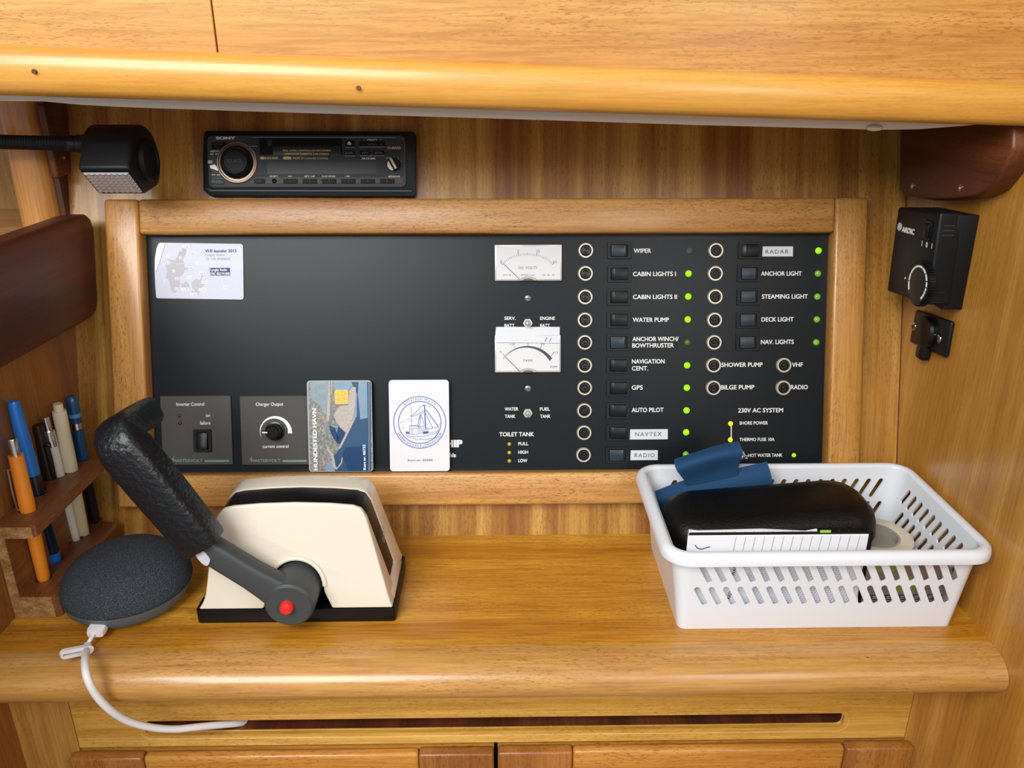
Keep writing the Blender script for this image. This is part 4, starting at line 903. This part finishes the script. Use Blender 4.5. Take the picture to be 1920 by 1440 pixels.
pen(5, 'ballpoint_pen', 'navy blue ballpoint with black grip at the back of the rack', [(CHROME, 'tip', [(.001, 0), (.0024, .06)]), (PBL, 'grip', [(.0030, .06)]+[(.0040+.0003*(k % 2), .08+.02*k) for k in range(15)]+[(.004, .40)]), (CHROME, 'ring', [(.0042, .40), (.0042, .43)]), (NVY, 'barrel', [(.0044, .43), (.0048, .5), (.0046, .78)]), (CHROME, 'band', [(.0048, .78), (.0048, .82)]), (NVY, 'cap', [(.0046, .82), (.0048, .86)]), (SKY, 'sky_band', [(.0049, .86), (.0049, .885)]), (NVY, 'cap_end', [(.0048, .885), (.0050, .95), (.0044, .985), (.0028, 1), (.0002, 1)])])
# ------------------------------------------------------------------ smart speaker and its cable
SPK = Vector((-.288, .5262, 0)); tl_ = radians(0)
F = Frame(SPK); sk = thing('smart_speaker', 'round charcoal fabric speaker beside the throttle, a white cable at its front', 'speaker', F)
RS, HS = .0468, .0445
prof = [(RS*.60, .0035), (RS*.82, .0065), (RS*.955, .0130), (RS, .0195)]
g = G(); g.lathe([(RS*.35, .0005), (RS*.62, .0005), (RS*.84, .0030), (RS*.955, .0090), (RS*.995, .0155)], 64); g.build('base', SPKB, sk)
tp_ = [(RS*.985, .0152)]+[(RS*1.003*cos(t)**.72, .0170+(HS-.017)*sin(t)) for t in [radians(a) for a in (0, 10, 20, 30, 40, 50, 60, 70, 80, 86, 89)]]+[(.0002, HS)]
g = G(); g.lathe(tp_, 72); g.build('fabric_top', FABRIC, sk, ang=80)
cb = thing('usb_cable', 'white charging cable curving from the speaker over the nosing into the drawer slot', 'cable', Frame(Zp(186, 1170, .008)))
o_ = Zp(186, 1170, .008)
cpts = [Zp(178, 1186, .0075), Zp(170, 1198, .0065), Zp(163, 1212, .0045), Yp(160, 1232, .4452), Yp(160, 1252, .4335), Yp(165, 1275, .4275), Yp(180, 1303, .4270), Yp(205, 1330, .430), Yp(240, 1352, .437), Yp(285, 1364, .446), Yp(330, 1367, .455), Yp(380, 1362, .466), Yp(437, 1357, .481), Yp(465, 1354, .492)]
cpts = [Vector(p)-o_ for p in cpts]; sm_ = bez(cpts, 8); n = len(sm_)
g = G(); g.tube(sm_, [.0014 if i < 14 else .0026 for i in range(n)], 14); g.build('cord', CABLE, cb, ang=80)
pa, pb = Vector(Zp(196, 1154, .009))-o_, Vector(Zp(178, 1189, .0075))-o_
ax = (pb-pa).normalized(); sd = ax.cross(Vector((0, 0, 1))).normalized(); up_ = sd.cross(ax); g = G(); secs = []
for t, a_, b_ in ((0, .0056, .0033), (.85, .0062, .0036), (1.0, .0054, .0030)): secs.append([pa.lerp(pb, t)+sd*(a_*x)+up_*(b_*y) for x, y in rr(-1, -1, 1, 1, .5, 4)])
g.loft(secs); g.build('plug', CABLE, cb, ang=50)
t0, t1 = Vector(Zp(165, 1218, .0065))-o_, Vector(Yp(113, 1228, .448))-o_
ax = (t1-t0).normalized(); sd = ax.cross(Vector((0, 0, 1))).normalized(); up_ = sd.cross(ax); g = G()
out = rr(-.0035, -.0032, (t1-t0).length, .0032, .003, 5)
g.prism(out, -.0012, .0020, holes=[rr(.004, -.0010, (t1-t0).length-.0012, .0006, .0007, 5)]); 
g.v = [t0+ax*p.x+up_*p.y+sd*p.z for p in g.v]; g.build('cable_tie', CABLE, cb, merge=True)
# ------------------------------------------------------------------ throttle control
YC = .4955; XC = -.152
tc = thing('engine_control', 'cream engine throttle control box with black lever standing on the shelf', 'engine control', Frame((XC, YC, 0)))
g = G(); g.prism(rr(-.2264-XC, 0, -.0790-XC, .0710, .003, 4), .0003, .0120); g.build('base', STRIPE, tc, bevel=.0008, seg=2)
sil = [(-.2238, .0125), (-.2210, .0165), (-.2185, .022), (-.2168, .032), (-.2140, .050), (-.2100, .072), (-.2070, .0815), (-.2020, .0865), (-.1950, .0882), (-.175, .0898), (-.15, .0905), (-.125, .0896), (-.1080, .0880), (-.1020, .0855), (-.0985, .0790), (-.0925, .056), (-.0868, .034), (-.0843, .024), (-.0825, .0175), (-.0805, .0125)]
sil = [(x-XC, z) for x, z in sil]
hq_ = Yp(541, 1137, .4765); ac = (hq_.x-XC+.0005, hq_.z+.001); ar = .0194
arch = [(ac[0]+ar+.006, .0125), (ac[0]+ar+.0005, .0245)]+[(ac[0]+ar*cos(t), ac[1]+ar*sin(t)) for t in [pi*i/16 for i in range(17)]]+[(ac[0]-ar-.0005, .0245), (ac[0]-ar-.006, .0125)]
def yfr(z): return .25*(z-.0125)
g = G(); g.prism(sil+arch, 0, 1, fn=lambda x, z, d: (x, yfr(z)*(1-d)*1.0+(.0240 if d else 0)*1.0 if not d else .0222, z)); g.build('front_shell', CREAM, tc, bevel=.0026, seg=4, ang=50)
def inset(P, k, zb): cxm = sum(p[0] for p in P)/len(P); return [(p[0]-k*(1 if p[0] > cxm else -1), max(zb, p[1]-k*.9) if p[1] > .06 else p[1]) for p in P]
g = G(); g.prism(inset(sil[2:-2], .0008, 0), .0205, .0475, fn=lambda x, z, d: (x, d, z)); g.build('centre_band', STRIPE, tc, bevel=.0006, seg=2)
def yb_(z): return .0700-.07*(z-.0125)
g = G(); g.prism(sil, 0, 1, fn=lambda x, z, d: (x, .0440 if not d else yb_(z), z)); g.build('rear_shell', CREAM, tc, bevel=.0026, seg=4, ang=50)
# flared foot along both ends, joining the shells under the band
for sgn, x0 in ((-1, -.2238-XC), (1, -.0805-XC)):
    g = G(); k = -sgn; g.prism([(x0, .0122), (x0+k*.0005, .0150), (x0+k*.0026, .0195), (x0+k*.0048, .0230), (x0+k*.009, .0122)], .012, .060, fn=lambda a, b, c: (a, c, b)); g.build('foot', CREAM, tc, bevel=.0006, seg=2)
g = G(); g.box(-.178-XC, -.125-XC, .0150, .0240, .0125, .052); g.build('recess', BLACKM, tc)
g = G(); pts = [(ac[0]+(ar+.0012)*cos(t), yfr(ac[1]+(ar)*sin(t))-.0002, ac[1]+(ar+.0012)*sin(t)) for t in [pi*i/20 for i in range(21)]]; g.tube(pts, .0018, 10); g.build('arch_rim', CREAM, tc, ang=80)
g = G(); fz = Frame((-.0850-XC, .032, .054), (-.1, 1, 0), (-.23, 0, 1)); 
g.poly([(0, 0), (.004, .001)], .0012, 0, .0001); g.poly([(.005, .0013), (.0105, .0027)], .0012, 0, .0001); g.poly([(.0115, .003), (.015, .0039)], .0012, 0, .0001); g.poly([(.0015, -.0028), (.0068, -.0014)], .0010, 0, .0001); g.poly([(.0078, -.0012), (.0125, 0)], .0010, 0, .0001)
Mx = Matrix.Translation(((-.0905+.0012)-XC, .0262, .054)) @ Matrix((Vector((0, 1, 0)), Vector((-.255, 0, 1)).normalized(), Vector((1, 0, .255)).normalized())).transposed().to_4x4()
g.v = [Mx @ p for p in g.v]; g.build('lettering', GREYP, tc)
# hub and lever
hp_ = Yp(541, 1137, .4765); hb_ = Vector((hp_.x-XC, 0, hp_.z)); hz0 = .4765-YC
g = G(); g.M = Matrix.Translation((hb_.x, hz0+.030, hb_.z)) @ Matrix.Rotation(pi/2, 4, 'X'); g.lathe([(.0178, 0), (.0180, .0235), (.0174, .0285), (.0158, .0302), (.0001, .0304)], 48); hub = g.build('lever', LEVER, tc)
g = G(); g.M = Matrix.Translation((hb_.x-.0008, hz0-.0002, hb_.z+.0004)) @ Matrix.Rotation(pi/2, 4, 'X'); g.lathe([(.0050, 0), (.0050, .0015), (.0046, .0038), (.0036, .0050), (.0001, .0052)], 28); g.build('red_button', RED, hub)
YL = .484
def loc_(x, y, Y): p = Yp(x, y, Y); return Vector((p.x-XC, p.y-YC, p.z))
def sect(c, A, B, a, b, n=20, e=.5): return [c+A*(a*copysign(abs(cos(2*pi*i/n))**e, cos(2*pi*i/n)))+B*(b*copysign(abs(sin(2*pi*i/n))**e, sin(2*pi*i/n))) for i in range(n)]
P0 = Vector((hb_.x, YL-YC+.002, hb_.z)); P1 = loc_(383, 1022, YL)
Td = (P1-P0).normalized(); B = Vector((0, 1, 0)); A_ = Td.cross(B).normalized()
g = G(); g.loft([sect(P0.lerp(P1, t), A_, B, a, b) for t, a, b in ((.1, .0130, .0080), (.28, .0112, .0078), (.45, .0100, .0078), (1.06, .0094, .0078))]); g.build('arm', LEVER, hub, ang=50)
G0 = loc_(384, 1020, YL); G1 = loc_(214, 815, YL-.002); G2 = loc_(273, 776, .548)
Td = (G1-G0).normalized(); A_ = Td.cross(Vector((0, 1, 0))).normalized()
E2 = (G2-G1).normalized()
secs = []; Ln = (G1-G0).length
for t, a, b in ((-.005, .0118, .0098), (0.0, .0138, .0118), (.03, .0145, .0124), (.3, .0151, .0130), (.6, .0156, .0134), (.86, .0158, .0134)):
    secs.append(sect(G0.lerp(G1, t), A_, Vector((0, 1, 0)), a, b))
K0 = G0.lerp(G1, .86)
for t in (.2, .4, .6, .8, 1.0):
    tt = (1-t)**2*K0+2*t*(1-t)*(G1+Td*.002)+t*t*(G1+E2*.024)
    tang = (2*(1-t)*((G1+Td*.002)-K0)+2*t*((G1+E2*.024)-(G1+Td*.002))).normalized(); Bn = tang.cross(A_).normalized(); Bn = -Bn if Bn.dot(Vector((0, 1, 0))+Td*.0) < 0 and t < .5 else Bn
    if secs and Bn.dot(Vector((0, 1, 0))*(1-t)-Td*t) < 0: Bn = -Bn
    An = Bn.cross(tang).normalized(); An = An if An.dot(A_) > 0 else -An
    secs.append(sect(tt, An, Bn, .0158-.0032*t, .0134-.003*t))
for t, s in ((.5, .84), (.85, .82), (.96, .78), (1.0, .66)):
    c_ = (G1+E2*.024).lerp(G2, t); secs.append(sect(c_, An, Bn, .0158*s, .0134*s))
g = G(); g.loft(secs); gr = g.build('grip', GRIP, hub, ang=50)
g = G(); st_ = [s[3] + (s[3]-sum(s, Vector())/len(s))*.012 for s in secs[1:-1]]; g.tube(st_, .0007, 6); g.build('seam', GRIP, gr)
g = G(); c_ = P0.lerp(P1, .93)+Vector((0, -.0081, 0)); g.M = Matrix.Translation(c_+A_*.003) @ Matrix((Td, A_, Vector((0, -1, 0)))).transposed().to_4x4()
g.prism([(.0065*cos(t)*(1+.15*sin(3*t)), .0042*sin(t)*(1+.15*cos(2*t))) for t in [2*pi*i/18 for i in range(18)]], -.001, .0006); g.build('paint_mark', plain('white_paint', 'd4d2da', .6, grain=.4, gs=500), hub)
# ------------------------------------------------------------------ basket
BX0, BX1, BY0, BY1, BH = .1300, .3338, .4840, .5985, .0700
TX0, TX1, TY0, TY1 = .1205, .3418, .4765, .6060
RB, RT, TH = .006, .0130, .0016
BO = Vector((.232, .541, 0)); bk = thing('basket', 'white plastic basket with slanted slots standing on the shelf', 'basket', Frame(BO))
def lp_(a, b, t): return a+(b-a)*t
g = G()
def slot_poly(cx, cz, dx, dz, r):
    d = Vector((dx, dz)); n = Vector((-d.y, d.x)).normalized()*r; u = d.normalized(); a = Vector((cx, cz))-d*.5+u*r; b = Vector((cx, cz))+d*.5-u*r; out = []
    for i in range(6): t = pi*i/5; out.append(b+n*cos(t)+u*r*sin(t))
    for i in range(6): t = pi*i/5; out.append(a-n*cos(t)-u*r*sin(t))
    return [(p.x, p.y) for p in out]
def wall(side):
    if side in 'fb':
        P = [(BX0+RB, 0), (BX1-RB, 0), (TX1-RT, BH), (TX0+RT, BH)]
        k = 1 if side == 'f' else -1; yb, yt = (BY0, TY0) if side == 'f' else (BY1, TY1)
        hs = []
        for i in range(18):
            for cz, sft in ((.0515, 0), (.0308, -.0012*k)):
                x = .1447+.01038*i
                hs.append(slot_poly(x+sft, cz, .0088*k, -.0170, .0021))
        fn = lambda x, z, d: (x-BO.x, lp_(yb, yt, z/BH)+d*TH*k-BO.y, z)
        g.prism(P, 0, 1, holes=hs, fn=fn)
    else:
        P = [(BY0+RB, 0), (BY1-RB, 0), (TY1-RT, BH), (TY0+RT, BH)]
        k = 1 if side == 'r' else -1; xb, xt = (BX1, TX1) if side == 'r' else (BX0, TX0); hs = []
        for i in range(10 if side == 'r' else 0):
            for cz in (.0515, .0308): hs.append(slot_poly(.4955+.0100*i, cz, -.0085*k*-1*-1, .0165, .0021))
        if side == 'l': hs = None
        fn = lambda y, z, d: (lp_(xb, xt, z/BH)-d*TH*k-BO.x, y-BO.y, z)
        g.prism(P, 0, 1, holes=hs, fn=fn)
for s_ in 'fbrl': wall(s_)
def arcs(cxb, cyb, cxt, cyt, a0, off):
    out = []
    for t in (0, 1):
        cx_, cy_, r = (cxb, cyb, RB-off) if t == 0 else (cxt, cyt, RT-off)
        out.append([(cx_+r*cos(a0+pi/2*i/8)-BO.x, cy_+r*sin(a0+pi/2*i/8)-BO.y, BH*t) for i in range(9)])
    return out
for cb_, ct_, a0 in (((BX0+RB, BY0+RB), (TX0+RT, TY0+RT), pi), ((BX1-RB, BY0+RB), (TX1-RT, TY0+RT), 1.5*pi), ((BX1-RB, BY1-RB), (TX1-RT, TY1-RT), 0), ((BX0+RB, BY1-RB), (TX0+RT, TY1-RT), pi/2)):
    o1 = arcs(*cb_, *ct_, a0, 0); i1 = arcs(*cb_, *ct_, a0, TH)
    g.add(o1[0]+o1[1]+i1[0]+i1[1], [(i, i+1, 9+i+1, 9+i) for i in range(8)]+[(18+i, 27+i, 27+i+1, 18+i+1) for i in range(8)])
g.prism([(x-BO.x, y-BO.y) for x, y in rr(BX0+.0005, BY0+.0005, BX1-.0005, BY1-.0005, RB-.0005, 8)], .0003, .0022)
g.build('body', BASK, bk, ang=35)
g = G(); secs = []
for o, z in ((-.0016, BH-.004), (-.0012, BH+.0004), (.0010, BH+.0020), (.0040, BH+.0018), (.0066, BH-.0002), (.0074, BH-.0035), (.0072, BH-.0068), (.0062, BH-.0070), (.0056, BH-.003), (.001, BH-.0010)):
    secs.append([(x-BO.x, y-BO.y, z) for x, y in rr(TX0-o, TY0-o, TX1+o, TY1+o, RT+o, 10)])
g.loft(secs, cap=False); g.build('rim', BASK, bk, ang=60)
# notepad standing behind the front wall
F = Frame((.206, .4890, .0026)); npd = thing('notepad', 'white ruled notepad standing upright behind the basket front', 'notepad', F)
def shy(z): return .006*0+(-.0025)*z/.07
g = G(); g.box(-.0735, .0560, -.0000, .0012, 0, .0735); g.build('front_pages', PAPER, npd, bevel=.0005, seg=1)
g = G(); g.box(-.0720, .0600, .0016, .0040, 0, .0742); g.build('cover', BLACKM, npd, bevel=.0008, seg=2)
g = G(); g.prism([(-.0715, 0), (.040, 0), (.020, .0752), (.012, .0735), (-.0200, .0755), (-.0650, .0745), (-.0720, .0755)], .0044, .0058, fn=lambda a, b, c: (a, c, b)); g.build('rear_pages', PAPER, npd)
g = G()
for i in range(14): x = -.040+.0068*i; g.M = Matrix.Rotation(pi/2, 4, 'X'); g.line((x-.001, .05), (x+.001, .0725), .00025, .00005, .0002)
g.v = [Vector((p.x, p.y-.0000, p.z)) for p in g.v]; g.build('ruled_lines', INKL, npd)
g = G()
for i in range(14): x = -.046+.0068*i; g.M = Matrix.Rotation(pi/2, 4, 'X'); g.line((x, .066), (x+.0006, .0742), .00025, -.0044, -.0042)
g.build('ruled_lines', INKL, npd)
g = G(); g.M = Matrix.Rotation(pi/2, 4, 'X'); g.poly([(-.0680, .066), (-.0660, .0635), (-.0630, .0625), (-.0590, .0640), (-.0570, .0645)], .0007, .00005, .0003); g.build('pen_scribble', NAVYI, npd)
# security pattern of the envelope seen through the slots, and lettering
F2 = Frame((.206, .48795, .0026)); env = thing('envelope', 'white patterned envelope seen through the front slots of the basket', 'envelope', F2)
g = G(); g.prism([(-.0725, 0), (.0600, 0), (.0470, .0600), (-.0725, .0600)], 0, .0004, fn=lambda a, b, c: (a, c, b)); g.build('envelope_sheet', PAPER, env)
g = G(); g.M = Matrix.Rotation(pi/2, 4, 'X')
for i in range(36):
    for j in range(26):
        x = -.0280+.0022*i+.0008*(j % 3); z = .0150+.0017*j
        if x < .052-.012*z/.06*1.1: g.line((x, z), (x+.0014, z+.0007), .0004, .0000, .0002)
o = g.build('printed_pattern', plain('pattern_grey', 'a8acb8', .7), env); o['kind'] = 'stuff'
for t, x, z in (('WARD', -.0405, .0405), ('WARD', -.0425, .0165)):
    g = G(); g.M = Matrix.Rotation(pi/2, 4, 'X'); put_text(g, t, x+.003, x+.0135, z, .0028, .0002, .01, rot=radians(80)); g.build('lettering', INK, env)
# leaflet at the right
F3 = Frame((.300, .4920, .0026)); lf = thing('leaflet', 'brown and green printed leaflet behind the right-hand basket slots', 'leaflet', F3)
g = G(); g.prism([(-.040, 0), (.026, 0), (.0300, .040), (.018, .0565), (-.0400, .0565)], 0, .0008, fn=lambda a, b, c: (a, c, b)); g.build('leaflet_sheet', MAGZ, lf)
g = G(); g.M = Matrix.Rotation(pi/2, 4, 'X'); g.prism(circle(-.002, .028, .008, 20), 0, .0002); g.prism(circle(.007, .052, .004, 16), 0, .0002); g.prism([(-.03, .04), (-.012, .04), (-.012, .0565), (-.03, .0565)], 0, .0002); g.build('printed_picture', MAGG, lf)
g = G(); g.M = Matrix.Rotation(pi/2, 4, 'X'); g.box(-.039, .0265, .0155, .0200, 0, .0002); g.build('printed_band', INK, lf)
g = G(); g.M = Matrix.Rotation(pi/2, 4, 'X'); 
for k in range(12): g.box(-.036+.0052*k, -.0322+.0052*k, .0183, .0188, .0002, .0003); g.box(-.036+.0052*k, -.0328+.0052*k, .0168, .0173, .0002, .0003)
g.build('printed_rows', LABEL, lf)
# tape roll
F = Frame((.2960, .5450, .0026)); tr = thing('tape_roll', 'roll of cream masking tape in the basket right of the glasses case', 'tape', F)
g = G(); g.ring(0, 0, .0190, .0290, 0, .0385, 48); g.build('tape_winding', TAPE, tr, bevel=.0008, seg=2)
g = G(); g.ring(0, 0, .0175, .0192, .0002, .0383, 48); g.build('cardboard_core', TAPECORE, tr)
g = G(); g.cyl(0, 0, .0174, .0300, .0310, 32); g.build('core_disc', TAPECORE, tr)
# blue cloth: body under the case plus curled flap
F = Frame((.20, .56, .0026)); cl = thing('cloth', 'dark blue folded cloth sticking out behind the glasses case', 'cloth', F)
Oc = F.o
def sheet(rows, th, nm):
    """rows: lists of 3D points (same count) -> solid sheet"""
    R_, K_ = len(rows), len(rows[0])
    def fine(P, k): return bez([Vector(p) for p in P], k)
    rows = [fine(r, 6) for r in rows]; cols = [fine([r[i] for r in rows], 6) for i in range(len(rows[0]))]
    m, n = len(cols), len(cols[0]); vs = []; nor = []
    for i in range(m):
        for j in range(n):
            du = cols[min(i+1, m-1)][j]-cols[max(i-1, 0)][j]; dv_ = cols[i][min(j+1, n-1)]-cols[i][max(j-1, 0)]
            nor.append(du.cross(dv_).normalized()); vs.append(cols[i][j]-Oc)
    g = G(); N_ = m*n; top = [v+k*th/2 for v, k in zip(vs, nor)]; bot = [v-k*th/2 for v, k in zip(vs, nor)]; fs = []
    for i in range(m-1):
        for j in range(n-1):
            a = i*n+j; fs.append((a, a+n, a+n+1, a+1)); fs.append((N_+a, N_+a+1, N_+a+n+1, N_+a+n))
    for i in range(m-1): fs += [(i*n, N_+i*n, N_+(i+1)*n, (i+1)*n), (i*n+n-1, (i+1)*n+n-1, N_+(i+1)*n+n-1, N_+i*n+n-1)]
    for j in range(n-1): fs += [(j, j+1, N_+j+1, N_+j), ((m-1)*n+j, N_+(m-1)*n+j, N_+(m-1)*n+j+1, (m-1)*n+j+1)]
    g.add(top+bot, fs); return g.build(nm, CLOTH, cl, ang=60, merge=True)
sheet([[Yp(1264, 862, .588), Yp(1300, 850, .588), Yp(1345, 836, .588), Yp(1384, 828, .588)], [Yp(1268, 880, .578), Yp(1306, 866, .576), Yp(1350, 854, .576), Yp(1392, 848, .578)],
       [Yp(1284, 903, .584), Yp(1318, 892, .584), Yp(1352, 882, .584), Yp(1384, 878, .584)], [Yp(1290, 925, .586), Yp(1322, 920, .586), Yp(1354, 915, .586), Yp(1384, 912, .586)]], .0012, 'flap')
sheet([[Yp(1228, 922, .586), Yp(1283, 901, .590), Yp(1340, 893, .590), Yp(1385, 878, .590), Yp(1438, 866, .590)], [Yp(1234, 940, .578), Yp(1285, 925, .582), Yp(1340, 915, .582), Yp(1390, 905, .582), Yp(1446, 893, .582)],
       [Yp(1240, 965, .5825), Yp(1288, 960, .5825), Yp(1343, 955, .5825), Yp(1396, 945, .5825), Yp(1450, 930, .5825)]], .0014, 'fold')
g = G(); g.prism(rr(-.055, -.045, .058, .018, .012, 5), .0, .0265); g.build('folded_layers', CLOTH, cl, bevel=.008, seg=4)
# glasses case
pA = Zp(1245, 965, .058); pB = Zp(1640, 945, .062)
cc = Vector((.2085, .5450, .0350)); yawc = radians(4.5)
u_ = Vector((cos(yawc), sin(yawc), .035)).normalized(); v_ = Vector((-sin(yawc), cos(yawc), .10)); v_ = (v_-u_*v_.dot(u_)).normalized()
F = Frame(cc, u_, v_); gc = thing('glasses_case', 'black leather glasses case lying across the middle of the basket', 'glasses case', F)
def case_sec(z, k, a=.0805, b=.0300, r=.022): return [Vector((x, y, z)) for x, y in rr(-a*k-(0), -b*k, a*k, b*k, r*k, 7)]
g = G(); g.loft([case_sec(z, k, a, b, r) for z, k, a, b, r in ((0, 1, .070, .022, .016), (.001, 1, .074, .026, .018), (.005, 1, .0785, .0295, .021), (.0150, 1, .0805, .0322, .022))]); g.build('case_bottom', CASE, gc, ang=50)
g = G(); g.loft([case_sec(z, 1, a, b, r) for z, a, b, r in ((.0158, .0815, .0322, .022), (.0260, .0805, .0312, .022), (.0330, .0785, .0292, .021), (.0375, .0735, .0245, .019), (.0400, .0640, .0165, .014))]); g.build('lid', CASE, gc, ang=50)
g = G(); g.box(-.030, .034, -.0315, -.0300, .0146, .0158) if 0 else g.prism(rr(-.0803, -.0308, .0803, .0308, .022, 7), .0148, .0156); g.build('lid_seam', BLACKM, gc)
g = G(); g.box(.0360-.012, .0440-.012, .0, .0015, 0, .003)
p = Yp(1547, 999, .4915); g = G(); g.box(-.0038, .0038, -.0006, .0002, -.003, .0022); tag(g.build('sticky_tab', LIME), 'bright lime green tab on the top edge of the notepad', 'tab'); 
t_ = bpy.data.objects['sticky_tab']; t_.location = p
